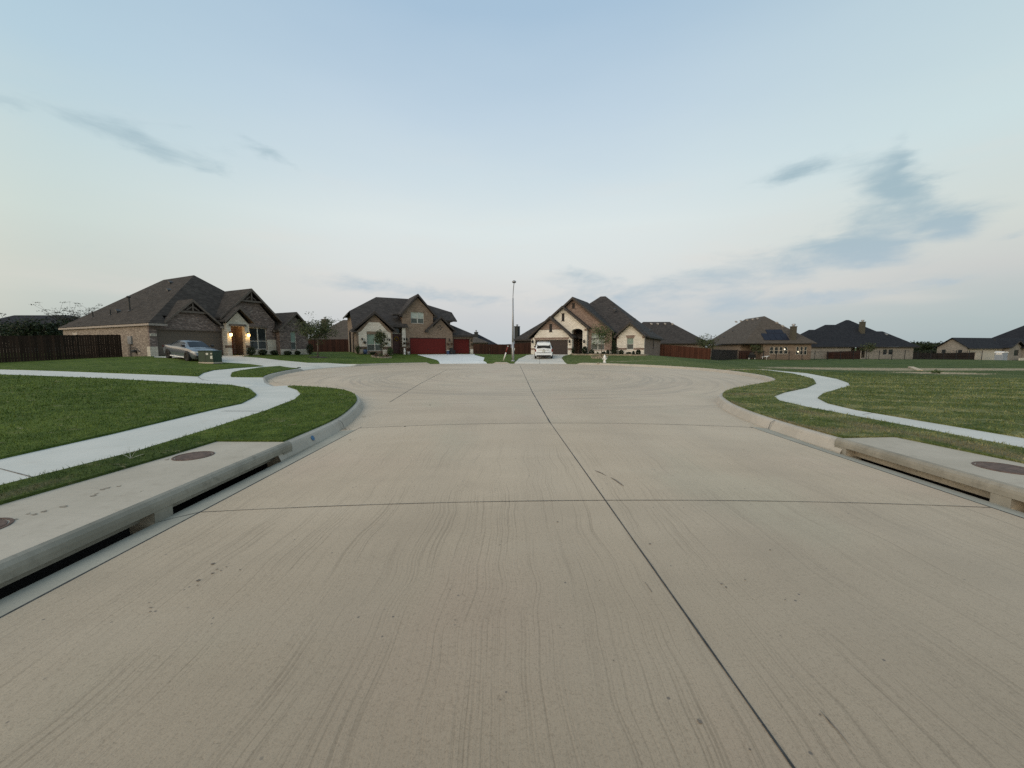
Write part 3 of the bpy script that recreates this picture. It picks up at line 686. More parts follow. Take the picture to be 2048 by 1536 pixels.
# saw-cut joints of the slab
jb = MB()
def strip(mb, pts, wd, dz=.003, f=zroad, n=None):
    pts = [np.array(p, float) for p in pts]; q = []
    for a, b in zip(pts[:-1], pts[1:]):
        k = max(2, int(np.linalg.norm(b - a) / .35))
        q += [a + (b - a) * i / k for i in range(k)]
    q.append(pts[-1]); q = np.array(q); t = np.gradient(q, axis=0); t /= np.linalg.norm(t, axis=1)[:, None]; nn = np.stack([-t[:, 1], t[:, 0]], 1)
    ww = wd * (1 + rng.uniform(-.25, .25, len(q))) if not hasattr(wd, '__len__') else np.interp(np.linspace(0, 1, len(q)), np.linspace(0, 1, len(wd)), wd)
    a = q + nn * ww[:, None] / 2; b = q - nn * ww[:, None] / 2
    za = f(a[:, 0], a[:, 1]) + dz; zb = f(b[:, 0], b[:, 1]) + dz; vs = []
    for i in range(len(q)): vs += [(a[i, 0], a[i, 1], za[i]), (b[i, 0], b[i, 1], zb[i])]
    mb.add(vs, [(2 * i + 1, 2 * i + 3, 2 * i + 2, 2 * i) for i in range(len(q) - 1)])
strip(jb, [(1.2, -6), atr(1587, 1536), atr(1400, 1270), atr(1210, 1000), atr(1100, 845)], .011)
strip(jb, [atr(1100, 845), atr(1065, 785), atr(1040, 731)], .024)
strip(jb, [(-3.13, 3.73), (4.95, 3.84)], .008)
strip(jb, [(-3.14, 7.78), (5.0, 7.84)], .011)
strip(jb, [atr(779, 804.6), atr(893, 740)], .02)
strip(jb, [atr(668, 800), atr(640, 789)], .01)
strip(jb, [(.95, -5), (1.0, -6)], .013)
for sgn, x in ((-1, -3.14), (1, 4.965)): strip(jb, [(x, -6), (x, 7.9)], .014, .002)
tag(jb.build('road_joint', 'joint', recalc=False), kind='structure')
gj = MB()
for (xa, xb, y0, y1) in [(-3.14, -3.47, 3.73, 3.62)]:
    zs = (.004, -.053); gj.add([(xa, y0, zs[0]), (xa, y0 + .012, zs[0]), (xb, y1 + .012, zs[1]), (xb, y1, zs[1])], [(0, 1, 2, 3)])
for x in (-3.45, 5.28):
    s = -1 if x < 0 else 1; yy = 7.80
    gj.add([(x - s * .35, yy, .004), (x - s * .35, yy + .016, .004), (x - s * .0, yy + .016, -.03), (x - s * .0, yy, -.03)], [(0, 1, 2, 3)])
    gj.add([(x - s * .0, yy, -.03), (x - s * .0, yy + .016, -.03), (x + s * .05, yy + .016, .116), (x + s * .05, yy, .116)], [(0, 1, 2, 3)])
    gj.add([(x + s * .05, yy, .116), (x + s * .05, yy + .016, .116), (x + s * .13, yy + .016, .163), (x + s * .13, yy, .163)], [(0, 1, 2, 3)])
tag(gj.build('gutter_joint', 'joint', recalc=False), kind='structure')
wj = MB()                                                       # tooled joints of walks and drives
for a, b in [(A(1210, 328), A(1420, 330)), (C_(400, 848), C_(960, 848)), (A(0, 640), A(190, 690)), (C_(105, 405), C_(170, 455)), (C_(960, 415), C_(1230, 500)), (F2(1360, 1010), Z4(830, 1010)), (B(1045, 400), B(1190, 380))]:
    strip(wj, [a, b], .012, .004, H)
pc = [C_(105, 412), C_(140, 435), C_(230, 455), C_(420, 470)]; strip(wj, pc, .02, .004, H)
strip(wj, [Z4(565, 1060), Z4(565, 980)], .025, .004, H); strip(wj, [F2(1500, 1050), Z4(830, 1038)], .03, .004, H)
tag(wj.build('pavement_joint', 'stain', recalc=False), kind='structure')
ck = MB()
for pts, wd in [([(1190, 941), (1197, 944), (1204, 947), (1213, 952)], [.004, .02, .012, .003]), ([(1221, 955), (1230, 960), (1240, 967), (1248, 973)], [.004, .018, .02, .004]),
                ([(1640, 1422), (1662, 1448), (1676, 1462), (1700, 1492)], [.002, .007, .004, .002]), ([(1290, 1165), (1304, 1185)], [.003, .004]), ([(2040, 760), (2041, 761)], [.001, .001]),
                ([(1505, 886), (1522, 889), (1527, 897)], [.006, .01, .004])][:4]:
    strip(ck, [atr(*p) for p in pts], wd, .004)
def spot(mb, p, r, f, asp=1., n=9, rot=0, dz=.004):
    o = []
    for k in range(n):
        a = 2 * PI * k / n; rr = r * random.uniform(.65, 1.2); dx_, dy_ = rr * math.cos(a), rr * asp * math.sin(a)
        X = p[0] + dx_ * math.cos(rot) - dy_ * math.sin(rot); Y = p[1] + dx_ * math.sin(rot) + dy_ * math.cos(rot)
        o.append((X, Y, float(f(X, Y)[0]) + dz))
    mb.add(o, [tuple(range(n))])
for (px, py, r) in [(1115, 1044, .012), (1300, 1088, .012), (1400, 1445, .010), (1396, 1441, .006), (1199, 1161, .004), (1227, 1322, .004), (426, 1128, .014), (434, 1139, .009), (453, 1134, .008), (425, 1147, .011), (442, 1142, .009), (397, 1161, .013), (395, 1171, .008),
                    (302, 1216, .011), (300, 1224, .008), (298, 1206, .006), (1443, 1168, .008), (1452, 1175, .007), (1640, 1430, .006), (1500, 1500, .005), (700, 880, .02), (1490, 1160, .006), (1570, 1200, .006), (1120, 1256, .004), (810, 853, .03), (1540, 1100, .008), (900, 1180, .004), (1000, 1400, .004), (480, 1140, .006), (860, 810, .04), (1000, 1090, .006)]:
    spot(ck, atr(px, py), r, lambda x, y: zroad(x, y), random.uniform(.5, .9))
tag(ck.build('road_cracks', 'stain', recalc=False), kind='structure')

# ------------------------------------------------------------------ storm drain inlets
DT = .185
def inlet(sx, xf, y_end, openings, deck, label):
    """xf: street face; the deck lies on the sx side of it"""
    t = thing('storm_drain_inlet', label, 'storm drain', (0, 0, 0))
    ms = MB(); inner = xf + sx * .10
    poly = [(p[0], p[1]) for p in deck if abs(p[0] - xf) > .2]
    poly = [(inner, -7)] + poly + [(inner, y_end)] if sx < 0 else [(inner, -7)] + poly + [(inner, y_end)]
    ms.prismz(poly, .05, DT - .018)
    ms.build('deck', 'inlet', t)
    nz = MB()                                                     # rounded nose beam above the openings
    prof = [(0.10, DT - .016), (.07, DT), (.035, DT - .012), (.008, DT - .042), (0, DT - .075), (0, .055), (.03, .045), (.10, .045)]
    vs = []; ys = np.linspace(-7, y_end, 24)
    for y in ys: vs += [(xf + sx * d, y, z) for d, z in prof]
    k = len(prof); fs = [(a * k + j, a * k + j + 1, (a + 1) * k + j + 1, (a + 1) * k + j) for a in range(len(ys) - 1) for j in range(k - 1)]
    fs += [tuple(range(k)), tuple((len(ys) - 1) * k + j for j in range(k))]
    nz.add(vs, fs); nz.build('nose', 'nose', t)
    edges = [-7.0] + [q for o in openings for q in o] + [y_end]
    for a, b in zip(edges[0::2], edges[1::2]):
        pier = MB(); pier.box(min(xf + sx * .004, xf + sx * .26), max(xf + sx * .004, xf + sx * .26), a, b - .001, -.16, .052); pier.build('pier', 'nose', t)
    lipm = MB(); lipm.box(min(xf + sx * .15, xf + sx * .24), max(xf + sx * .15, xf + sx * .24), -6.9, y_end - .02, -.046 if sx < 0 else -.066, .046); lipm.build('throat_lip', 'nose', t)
    ch = MB(); bx = sorted((xf + sx * .25, xf + sx * 1.15))
    ch.add([(xf + sx * 1.15, -7, -1.2), (xf + sx * 1.15, y_end, -1.2), (xf + sx * 1.15, y_end, .04), (xf + sx * 1.15, -7, .04)], [(0, 1, 2, 3)])
    ch.add([(bx[0], -7, -1.2), (bx[1], -7, -1.2), (bx[1], y_end, -1.2), (bx[0], y_end, -1.2)], [(0, 1, 2, 3)])
    ch.add([(xf, y_end - .01, -1.2), (xf + sx * 1.15, y_end - .01, -1.2), (xf + sx * 1.15, y_end - .01, .04), (xf, y_end - .01, .04)], [(0, 1, 2, 3)])
    ch.add([(xf, -6.99, -1.2), (xf + sx * 1.15, -6.99, -1.2), (xf + sx * 1.15, -6.99, .04), (xf, -6.99, .04)], [(0, 1, 2, 3)])
    ch.add([(xf + sx * .01, -7, -1.2), (xf + sx * .01, y_end, -1.2), (xf + sx * .01, y_end, -.12), (xf + sx * .01, -7, -.12)], [(0, 1, 2, 3)])
    ch.build('chamber', 'black', t, recalc=False)
    return t
inlet(-1, -3.47, 5.95, [(-2.0, 1.0), (1.2, 3.60), (3.80, 5.72)], DECK_L, 'long tan concrete storm drain inlet along the left gutter')
inlet(1, 5.30, 6.20, [(-1.0, 1.7), (1.9, 3.95), (4.13, 5.98)], DECK_R, 'long tan concrete storm drain inlet along the right gutter')
def manhole(label, x, y, z, r=.31):
    t = thing('manhole_cover', label, 'manhole cover', (x, y, z), 0, 'round iron lids set in the inlet decks')
    a = MB(); n = 36
    a.lathe([(r - .035, -.01), (r - .035, .004), (r - .05, .007), (0.001, .007)], n); a.build('lid', 'rust', t)
    b = MB(); vs = []
    for rr, zz in ((r, -.01), (r, .005), (r - .022, .006), (r - .022, -.01)): vs += [(rr * math.cos(2 * PI * k / n), rr * math.sin(2 * PI * k / n), zz) for k in range(n)]
    b.add(vs, [(i * n + k, i * n + (k + 1) % n, (i + 1) * n + (k + 1) % n, (i + 1) * n + k) for i in range(3) for k in range(n)]); b.build('rim', 'rust', t)
manhole('rusty round manhole lid at the far end of the left inlet deck', -4.37, 5.16, DT - .016, .23)
manhole('rusty round manhole lid cut by the left edge of the photo', -4.42, 3.0, DT - .016, .23)
manhole('brown round manhole lid on the right inlet deck', 6.08, 4.62, DT - .016, .27)
dk = MB(); fd = lambda x, y: np.atleast_1d(np.full(np.shape(x), DT - .018))
def D1(x, y): return at(x * .166, 850 + y * .166, lambda a, b: np.full(np.shape(a), DT - .018))
for (x, y, r) in [(175, 1142, .022), (335, 1075, .018), (412, 1082, .026), (530, 1045, .03), (765, 985, .036), (1125, 855, .03), (1160, 830, .02), (1235, 780, .026), (1300, 760, .024), (1430, 740, .022), (2010, 420, .03), (1700, 800, .01)]:
    spot(dk, D1(x, y), r, fd, .55)
    spot(dk, D1(x + 22, y - 12), r * .5, fd, .5)
tag(dk.build('deck_marks', 'paw', recalc=False), kind='structure')
bd = MB(); bd.lathe([(.045, 0), (.045, .006), (.001, .008)], 14); o = bd.build('utility_marker', 'blue'); px = -3.47 - .03
o.location = (-3.492, 6.62, .070); o.rotation_euler = (0, R(68), 0); tag(o, 'round blue marker disc on the left kerb face', 'marker')
for (x, y, lab, n) in [(-3.62, 7.72, 'small clump of brown leaves in the left gutter by the joint', 26), (-3.78, 9.1, 'tiny brown leaf clump in the gutter where the left kerb bends', 16)]:
    lf = MB()
    for i in range(n):
        a = random.uniform(0, 6.28); r = abs(random.gauss(0, .07)); X = x + .22 + r * math.cos(a) * 1.6; Y = y + r * math.sin(a); q = random.uniform(.01, .025); b = random.uniform(0, 6.28)
        z = random.uniform(-.015, .012)
        lf.add([(X + q * math.cos(b), Y + q * math.sin(b), z), (X - q * math.sin(b) * .5, Y + q * math.cos(b) * .5, z + .006), (X - q * math.cos(b), Y - q * math.sin(b), z), (X + q * math.sin(b) * .5, Y - q * math.cos(b) * .5, z + .004)], [(0, 1, 2, 3)])
    tag(lf.build('leaf_litter', 'paw', recalc=False), lab, 'leaves')
# ------------------------------------------------------------------ house building blocks (local x along the front, y inwards, z up)
def window(par, u0, u1, z0, z1, v, top='blind', bot='screen', cols=2, split=.45, frame='vinyl', fw=.05, sash=True):
    """window set in a reveal whose glass lies at depth v"""
    f = MB(); f.box(u0, u1, v - .05, v, z0, z0 + fw); f.box(u0, u1, v - .05, v, z1 - fw, z1); f.box(u0, u0 + fw, v - .05, v, z0 + fw, z1 - fw); f.box(u1 - fw, u1, v - .05, v, z0 + fw, z1 - fw)
    zs = z0 + (z1 - z0) * split
    if cols == 2: um = (u0 + u1) / 2; f.box(um - fw * .8, um + fw * .8, v - .052, v - .002, z0 + fw, z1 - fw)
    f.box(u0 + fw, u1 - fw, v - .045, v - .005, zs - fw * .45, zs + fw * .45)
    w_ = f.build('window', frame, par)
    a = MB(); a.box(u0 + fw * .5, u1 - fw * .5, v - .02, v - .012, zs, z1 - fw * .5); a.build('upper_pane', top, w_)
    b = MB(); b.box(u0 + fw * .5, u1 - fw * .5, v - .03, v - .022, z0 + fw * .5, zs); b.build('lower_pane', bot, w_)
    return w_
def rect(u0, u1, z0, z1): return [(u0, z0), (u1, z0), (u1, z1), (u0, z1)]
def chevron(mb, uL, uA, uR, zE, zA, v0, v1, t=.14, zER=None):
    zR = zE if zER is None else zER
    mb.prism([(uL, zE), (uA, zA), (uR, zR), (uR, zR - t), (uA, zA - t * 1.25), (uL, zE - t)], v0, v1)
def rake(mb, uL, uA, uR, zE, zA, v, w_=.26, zER=None, th=.04):
    zR = zE if zER is None else zER
    mb.prism([(uL, zE - .01), (uA, zA - .012), (uR, zR - .01), (uR, zR - w_), (uA, zA - w_ * 1.25), (uL, zE - w_)], v - th, v)
def hip(mb, u0, u1, v0, v1, zE, s, t=.12):
    du, dvv = u1 - u0, v1 - v0
    if du <= dvv: r = du / 2; a = ((u0 + u1) / 2, v0 + r); b = ((u0 + u1) / 2, v1 - r)
    else: r = dvv / 2; a = (u0 + r, (v0 + v1) / 2); b = (u1 - r, (v0 + v1) / 2)
    z = zE + s * r
    vs = [(u0, v0, zE), (u1, v0, zE), (u1, v1, zE), (u0, v1, zE), (a[0], a[1], z), (b[0], b[1], z)]
    if du <= dvv: fs = [(0, 1, 4), (1, 2, 5, 4), (2, 3, 5), (3, 0, 4, 5)]
    else: fs = [(0, 1, 5, 4), (1, 2, 5), (2, 3, 4, 5), (3, 0, 4)]
    vs += [(u0, v0, zE - .03), (u1, v0, zE - .03), (u1, v1, zE - .03), (u0, v1, zE - .03)]
    fs += [(9, 8, 7, 6), (0, 6, 7, 1), (1, 7, 8, 2), (2, 8, 9, 3), (3, 9, 6, 0)]
    mb.add(vs, fs); return a, b, z
def eave(mb, u0, u1, v0, v1, zE, h=.2, w_=.05):
    """gutter board round a rectangular eave"""
    z0, z1 = zE - h, zE - .032
    mb.box(u0 + .01, u1 - .01, v0 + .01, v0 + w_, z0, z1); mb.box(u0 + .01, u1 - .01, v1 - w_, v1 - .01, z0, z1)
    mb.box(u0 + .01, u0 + w_, v0 + w_, v1 - w_, z0, z1); mb.box(u1 - w_, u1 - .01, v0 + w_, v1 - w_, z0, z1)
    mb.box(u0 + w_, u1 - w_, v0 + w_, v0 + .6, z1 - .03, z1 - .01); mb.box(u0 + w_, u0 + .6, v0 + .6, v1 - .6, z1 - .03, z1 - .01); mb.box(u1 - .6, u1 - w_, v0 + .6, v1 - .6, z1 - .03, z1 - .01)
def pipe_vent(par, u, v, z, h=.45, r=.05, cap=False):
    mb = MB(); mb.tube([(u, v, z - .3), (u, v, z + h)], r, 8); mb.lathe([(r * 2.2, 0), (r * 1.2, .1), (r, .12)], 8, (u, v, z - .05))
    if cap: mb.lathe([(r * 1.3, 0), (r * 2, .05), (r * 2, .13), (r * .6, .2)], 8, (u, v, z + h - .02))
    mb.build('vent_pipe', 'greydark', par)
def box_vent(par, u, v, z, mat='greydark', s=.17):
    mb = MB(); mb.add([(u - s, v - s, z - .12), (u + s, v - s, z - .12), (u + s, v + s, z + .15), (u - s, v + s, z + .15), (u - s, v - s, z + .12), (u + s, v - s, z + .12), (u + s, v + s, z + .28), (u - s, v + s, z + .28)],
                      [(0, 1, 5, 4), (1, 2, 6, 5), (2, 3, 7, 6), (3, 0, 4, 7), (4, 5, 6, 7), (3, 2, 1, 0)]); mb.build('roof_vent', mat, par)
def sconce(par, u, v, z, lit=False, s=1.0):
    b = MB(); b.box(u - .05 * s, u + .05 * s, v - .03, v, z - .1 * s, z + .14 * s); b.tube([(u, v - .02, z + .12 * s), (u, v - .14 * s, z + .2 * s), (u, v - .2 * s, z + .14 * s)], .015 * s, 6)
    b.lathe([(.02, .13 * s), (.10 * s, .09 * s), (.11 * s, .06 * s), (.10 * s, .05 * s)], 10, (u, v - .17 * s, z))
    q = b.build('wall_lamp', 'black', par)
    g = MB(); g.lathe([(.03 * s, -.17 * s), (.085 * s, -.12 * s), (.095 * s, 0), (.08 * s, .048 * s)], 10, (u, v - .17 * s, z)); g.build('lamp_shade', 'lamp' if lit else 'black', q)
    return q
def louvre(par, u0, u1, z0, z1, v, frame='trim3'):
    a = MB(); a.box(u0, u1, v - .02, v + .02, z0, z1); o_ = a.build('gable_vent', 'void', par)
    b = MB(); b.box(u0 - .05, u1 + .05, v - .05, v - .001, z1, z1 + .07); b.box(u0 - .05, u1 + .05, v - .05, v - .001, z0 - .07, z0)
    for k in range(7): zz = z0 + (z1 - z0) * (k + .5) / 7; b.box(u0, u1, v - .04, v - .02, zz - .012, zz + .012)
    b.build('vent_trim', frame, o_)
def garage(par, u0, u1, z1, v, mat, trim='trim3'):
    a = MB(); a.box(u0, u1, v, v + .05, 0, z1); g = a.build('garage_door', mat, par)
    c = MB(); t_ = .07
    c.box(u0 - .01, u0 + t_, v - .06, v - .002, 0, z1); c.box(u1 - t_, u1 + .01, v - .06, v - .002, 0, z1); c.box(u0 + t_, u1 - t_, v - .06, v - .002, z1 - t_, z1)
    c.build('door_frame', trim, g)
    h_ = MB(); um = (u0 + u1) / 2; h_.box(um - .09, um + .09, v - .03, v - .002, .62, .66); h_.build('handle', 'black', g)
    return g
def plaque(par, u, z, v, n=4, w_=.42, h_=.2):
    a = MB(); a.box(u - w_ / 2, u + w_ / 2, v - .03, v, z - h_ / 2, z + h_ / 2); p_ = a.build('number_plaque', 'sign', par)
    for k in range(n):
        b = MB()
        x = u - w_ * .3 + w_ * .6 * k / (n - 1)
        b.box(x - .012, x + .012, v - .036, v - .031, z - .055, z + .055)
        if k % 2: b.box(x + .013, x + .04, v - .036, v - .031, z + .03, z + .053); b.box(x + .013, x + .04, v - .036, v - .031, z - .055, z - .032)
        b.build('digit', 'black', p_)

# ------------------------------------------------------------------ house 1: mottled brown brick, left
h = thing('brick_house', 'brown brick house with stone entry porch and two lit lamps, left of the turning circle', 'house', (-28.35, 30.9, .93), R(64))
wl = MB()
wl.facade([(-.45, -.3), (5.0, -.3), (5.0, 2.55), (4.25, 2.75), (2.48, 4.5), (.72, 2.75), (-.45, 2.5)], [rect(.02, 4.68, -.02, 2.15)], 0, .2, .18)
wl.facade([(5.0, -.3), (9.6, -.3), (9.6, 3.3), (7.3, 5.95), (5.0, 3.3)], [rect(5.0 + .02, 6.45, -.02, 2.75), rect(7.08, 8.72, .55, 2.64)], .012, .2, .16)
wl.facade([(9.65, -.3), (12.8, -.3), (12.8, 2.45), (11.3, 4.1), (9.65, 2.4)], [rect(10.82, 11.4, .5, 2.36)], -.6, .2, .12)
wl.add([(9.651, -.4, -.3), (9.651, .3, -.3), (9.651, .3, 2.6), (9.651, -.4, 2.6)], [(0, 1, 2, 3)])
wl.box(.0 + 5.02, 6.46, 1.25, 1.3, 0, 2.8); wl.box(4.95, 5.015, .22, 1.25, 0, 2.8); wl.box(6.455, 6.52, .18, 1.25, 0, 2.8)
wl.box(9.66, 12.79, .0, 7.5, -.3, 2.45)
wl.build('wall', 'b1', h)
sw = MB(); sw.box(-.455, -.25, .21, 17.3, -.3, 2.46); sw.box(-.24, 4.9, .35, 17.2, -.3, 2.4); sw.box(6.6, 11.3, .3, 17.2, -.3, 2.4); sw.box(4.9, 6.6, 1.4, 17.2, -.3, 2.4)
sw.facade([(-.452, -.3), (-.4515, -.3)] * 0 or rect(-.449, -.40, -.3, 2.45), [], .19, .02); sw.build('side_wall', 'b1_lit', h)
st = MB()
po = [(4.70, -.3), (6.62, -.3), (6.62, 2.85), (5.68, 3.95), (4.70, 2.85)]
st.facade(po, [rect(5.04, 6.22, -.02, 2.66)], -.8, .79, .4)
st.box(8.72, 9.598, -.03, -.001, -.3, 1.5); st.box(6.63, 8.719, -.028, -.001, -.3, .5)
st.box(9.652, 10.75, -.63, -.601, -.3, .56); st.box(10.751, 11.45, -.628, -.601, -.3, .42); st.box(11.451, 12.8, -.63, -.601, -.3, .56)
st.box(-.46, .0, -.03, -.001, -.3, .78); st.box(-.49, -.457, -.03, .5, -.3, .78)
st.build('stone_facing', 'st1', h)
bn = MB(); bn.box(4.68, 5.035, -.825, -.801, .70, .92); bn.box(6.225, 6.64, -.825, -.801, .70, .92); bn.box(4.675, 4.699, -.8, -.4, .70, .92); bn.build('brick_band', 'band', h)
rf = MB()
u0_, u1_, v0_, v1_, z0_ = -.62, 11.7, -.45, 17.8, 2.64; zf_ = z0_ + .83 * .80; pa, pb = (5.54, 5.71, 7.753), (5.54, 11.64, 7.753); vf_ = v0_ + .80
rf.add([(u0_, v0_, z0_), (u1_, v0_, z0_), (u1_, v1_, z0_), (u0_, v1_, z0_), pa, pb, (u0_ + .80, vf_, zf_), (u1_ - .80, vf_, zf_)], [(6, 7, 4), (1, 2, 5, 4, 7), (2, 3, 5), (3, 0, 6, 4, 5)])
for ua, ub in ((u0_, .60), (4.36, 4.86), (9.6, 10.4)):
    rf.add([(ua, v0_, z0_), (ub, v0_, z0_), (ub, vf_, zf_), (ua + (.80 if ua == u0_ else 0), vf_, zf_), (ua, v0_, z0_ - .03), (ub, v0_, z0_ - .03), (ub, vf_, z0_ - .03), (ua, vf_, z0_ - .03)], [(0, 1, 2, 3), (4, 7, 6, 5), (0, 4, 5, 1), (1, 5, 6, 2)])
rf.add([(u0_, vf_, z0_ - .03), (u0_ + .6, vf_, z0_ - .03), (u0_ + .6, v1_, z0_ - .03), (u0_, v1_, z0_ - .03)], [(3, 2, 1, 0)])
chevron(rf, .45, 2.48, 4.5, 2.82, 4.80, -.35, 4.5); chevron(rf, 4.45, 7.3, 10.12, 3.42, 6.32, -.42, 9.0); chevron(rf, 9.3, 11.35, 13.2, 2.50, 4.42, -1.0, 6.5); chevron(rf, 4.45, 5.7, 6.95, 3.12, 4.48, -1.15, 2.5)
hip(rf, 7.0, 13.2, .5, 12, 2.58, .62)
roof = rf.build('roof', 'r1', h)
fa = MB(); rake(fa, .45, 2.48, 4.5, 2.82, 4.80, -.35, .2); rake(fa, 4.45, 7.3, 10.12, 3.42, 6.32, -.42, .22); rake(fa, 9.3, 11.35, 13.2, 2.50, 4.42, -1.0, .2); rake(fa, 4.45, 5.7, 6.95, 3.12, 4.48, -1.15, .2)
fa.prism([(1.5, 3.62), (3.46, 3.62), (3.32, 3.78), (1.64, 3.78)], -.30, -.05); fa.prism([(6.3, 5.02), (8.3, 5.02), (8.15, 5.18), (6.45, 5.18)], -.36, -.05)
fa.box(2.43, 2.53, -.30, -.05, 3.79, 4.5); fa.box(7.25, 7.35, -.36, -.05, 5.19, 6.0)
for c, z in ((2.48, 3.8), (7.3, 5.2)):
    for s in (-1, 1): fa.prism([(c + s * .05, z + .28), (c + s * .05, z + .4), (c + s * .45, z + .1), (c + s * .45, z)] if s > 0 else [(c + s * .45, z), (c + s * .45, z + .1), (c + s * .05, z + .4), (c + s * .05, z + .28)], -.26, -.07)
fa.box(4.9, 6.37, -.86, -.802, 2.66, 2.84); fa.box(7.0, 8.85, -.05, -.001, 2.66, 2.82); fa.box(10.74, 11.48, -.66, -.601, 2.37, 2.5)
fa.box(-.1, 4.8, -.05, -.001, 2.16, 2.24)
fa.build('gable_trim', 'trim1', h)
ev = MB(); ev.box(-.61, -.57, -.40, 17.8, 2.44, 2.608); ev.box(-.61, .58, -.445, -.405, 2.44, 2.608); ev.box(4.40, 4.86, -.445, -.405, 2.44, 2.608); ev.box(9.62, 10.3, -.445, -.405, 2.44, 2.608); ev.box(9.25, 13.2, -.3, -.26, 2.3, 2.45); ev.build('eave_board', 'trim1l', h)
garage(h, .02, 4.68, 2.15, .14, 'g1', 'trim1')
window(h, 7.08, 8.72, .55, 2.64, .17, 'glass', 'glass', 2, .38); window(h, 10.82, 11.4, .5, 2.36, -.49, 'blind', 'screen', 1, .42)
d_ = MB(); d_.box(5.1, 6.2, 1.19, 1.245, 0, 2.5); fd_ = d_.build('front_door', 'wood', h)
k_ = MB(); k_.lathe([(.03, 0), (.035, .03), (.001, .05)], 8, (5.25, 1.16, 1.0)); k_.build('handle', 'grey', fd_)
for u in (4.90, 6.42): sconce(h, u, -.802, 1.93, True, 1.15)
plaque(h, -.22, 1.72, -.002); 
sv = MB(); sv.box(-.56, -.457, 2.9, 3.5, 1.0, 1.65); sv.build('utility_box', 'grey', h)
gm = MB(); gm.tube([(-.53, 3.2, -.2), (-.53, 3.2, 1.0)], .03, 6); gm.tube([(-.53, 1.6, .35), (-.53, 2.4, .7), (-.53, 3.2, .7)], .025, 6); gm.lathe([(.16, 0), (.18, .16), (.1, .26)], 10, (-.62, 2.4, .3)); gm.build('gas_meter', 'greydark', h)
window(h, -.452 + 0, -.4521, 1.6, 1.6, .3) if False else None
sw_ = MB(); sw_.box(-.475, -.457, 14.0, 14.8, 1.35, 2.1); w1_ = sw_.build('side_window', 'glass', h)
sf = MB(); sf.box(-.48, -.476, 14.37, 14.43, 1.35, 2.1); sf.box(-.48, -.457, 13.94, 14.0, 1.3, 2.15); sf.box(-.48, -.457, 14.8, 14.86, 1.3, 2.15); sf.build('frame', 'vinyl', w1_)
def zs1(u): return 2.64 + .83 * (u + .62)
for v, u, hh, r, cap in [(13.4, .55, .55, .06, False), (9.9, .65, .5, .06, False), (7.0, 1.0, 1.15, .08, True)]: pipe_vent(roof, u, v, zs1(u), hh, r, cap)
box_vent(roof, .95, 9.1, zs1(.95)); box_vent(roof, 3.4, 5.6, zs1(3.4) - .05); box_vent(roof, 4.6, 8.0, zs1(4.6)); 
for i, u in enumerate((4.98, 6.5)):
    ld = bpy.data.lights.new('lamp_light', 'POINT'); ld.energy = 16; ld.color = (1, .58, .2); ld.shadow_soft_size = .06
    lo = bpy.data.objects.new('lamp_light', ld); col.objects.link(lo); lo.parent = h; lo.location = (u, -1.12, 1.8)
ld = bpy.data.lights.new('porch_light', 'POINT'); ld.energy = 14; ld.color = (1, .5, .16); ld.shadow_soft_size = .1
lo = bpy.data.objects.new('porch_light', ld); col.objects.link(lo); lo.parent = h; lo.location = (5.7, .3, 2.4)
H1 = h

# ------------------------------------------------------------------ house 2: tan brick, red garage doors
h = thing('brick_house', 'two storey tan brick house with red garage doors', 'house', (-13.02, 49, .78), R(27))
wl = MB()
wl.facade([(-.43, -.4), (5.72, -.4), (5.72, 2.85), (4.13, 4.55), (3.12, 3.5), (3.12, 5.1), (1.18, 7.15), (-.8, 5.1), (-.8, 3.4), (-.43, 3.4)], [rect(.05, 4.83, -.02, 2.12), rect(.28, 1.95, 3.92, 5.35)], 0, .25, .15)
wl.facade([(5.72, -.4), (8.86, -.4), (8.86, 2.42), (5.72, 2.42)], [rect(5.99, 8.36, -.02, 2.06)], .6, .2, .15)
wl.facade([(-6.35, -.4), (-2.3, -.4), (-2.3, 2.7), (-4.28, 4.75), (-6.35, 2.7)], [rect(-5.2, -3.48, .47, 2.44)], -1.5, .25, .14)
wl.box(-6.352, -6.0, -1.24, 11, -.4, 2.7); wl.box(-6.34, -3.0, 2.2, 11.2, 2.6, 5.1); wl.box(-2.6, -2.3, -1.24, 1.2, -.4, 2.7)
wl.box(-.8, -.55, .26, 6, 3.0, 5.0); wl.box(2.9, 3.119, .26, 5, 3.0, 5.0); wl.box(-.43, -.2, .26, 1.0, -.4, 3.5); wl.box(3.12, 5.95, 1.6, 9, 2.4, 4.5)
wl.box(-2.3, -.43, .92, 1.0, -.4, 3.6); wl.box(5.5, 8.84, .85, 8, -.4, 2.4); wl.box(-6, 5.4, 1.1, 11, -.4, 3.0)
wl.build('wall', 'b2', h)
st = MB(); st.facade([(-6.12, .98), (-5.221, .98), (-5.221, 2.75), (-3.461, 2.75), (-3.461, .98), (-2.5, .98), (-2.5, 2.6), (-2.85, 2.75), (-3.75, 3.82), (-4.93, 3.82), (-5.8, 2.75), (-6.12, 2.6)], [], -1.53, .03)
st.box(-3.46, -2.45, -1.528, -1.501, -.3, .62); st.box(-6.1, -5.22, -1.528, -1.501, -.3, .62); st.box(-.87, -.45, -.10, .0 + .2, 1.0, 3.32); st.box(8.44, 8.861, .57, .599, -.2, .66); st.build('stone_facing', 'st2', h)
bn = MB(); bn.box(-6.2, -5.221, -1.54, -1.531, .64, .96); bn.box(-3.459, -2.4, -1.54, -1.531, .64, .96); bn.box(-.87, -.45, -.08, .18, -.3, .98); bn.build('brick_band', 'band', h)
rf = MB()
fz = lambda v: 2.98 + .71 * (v + 1.2)
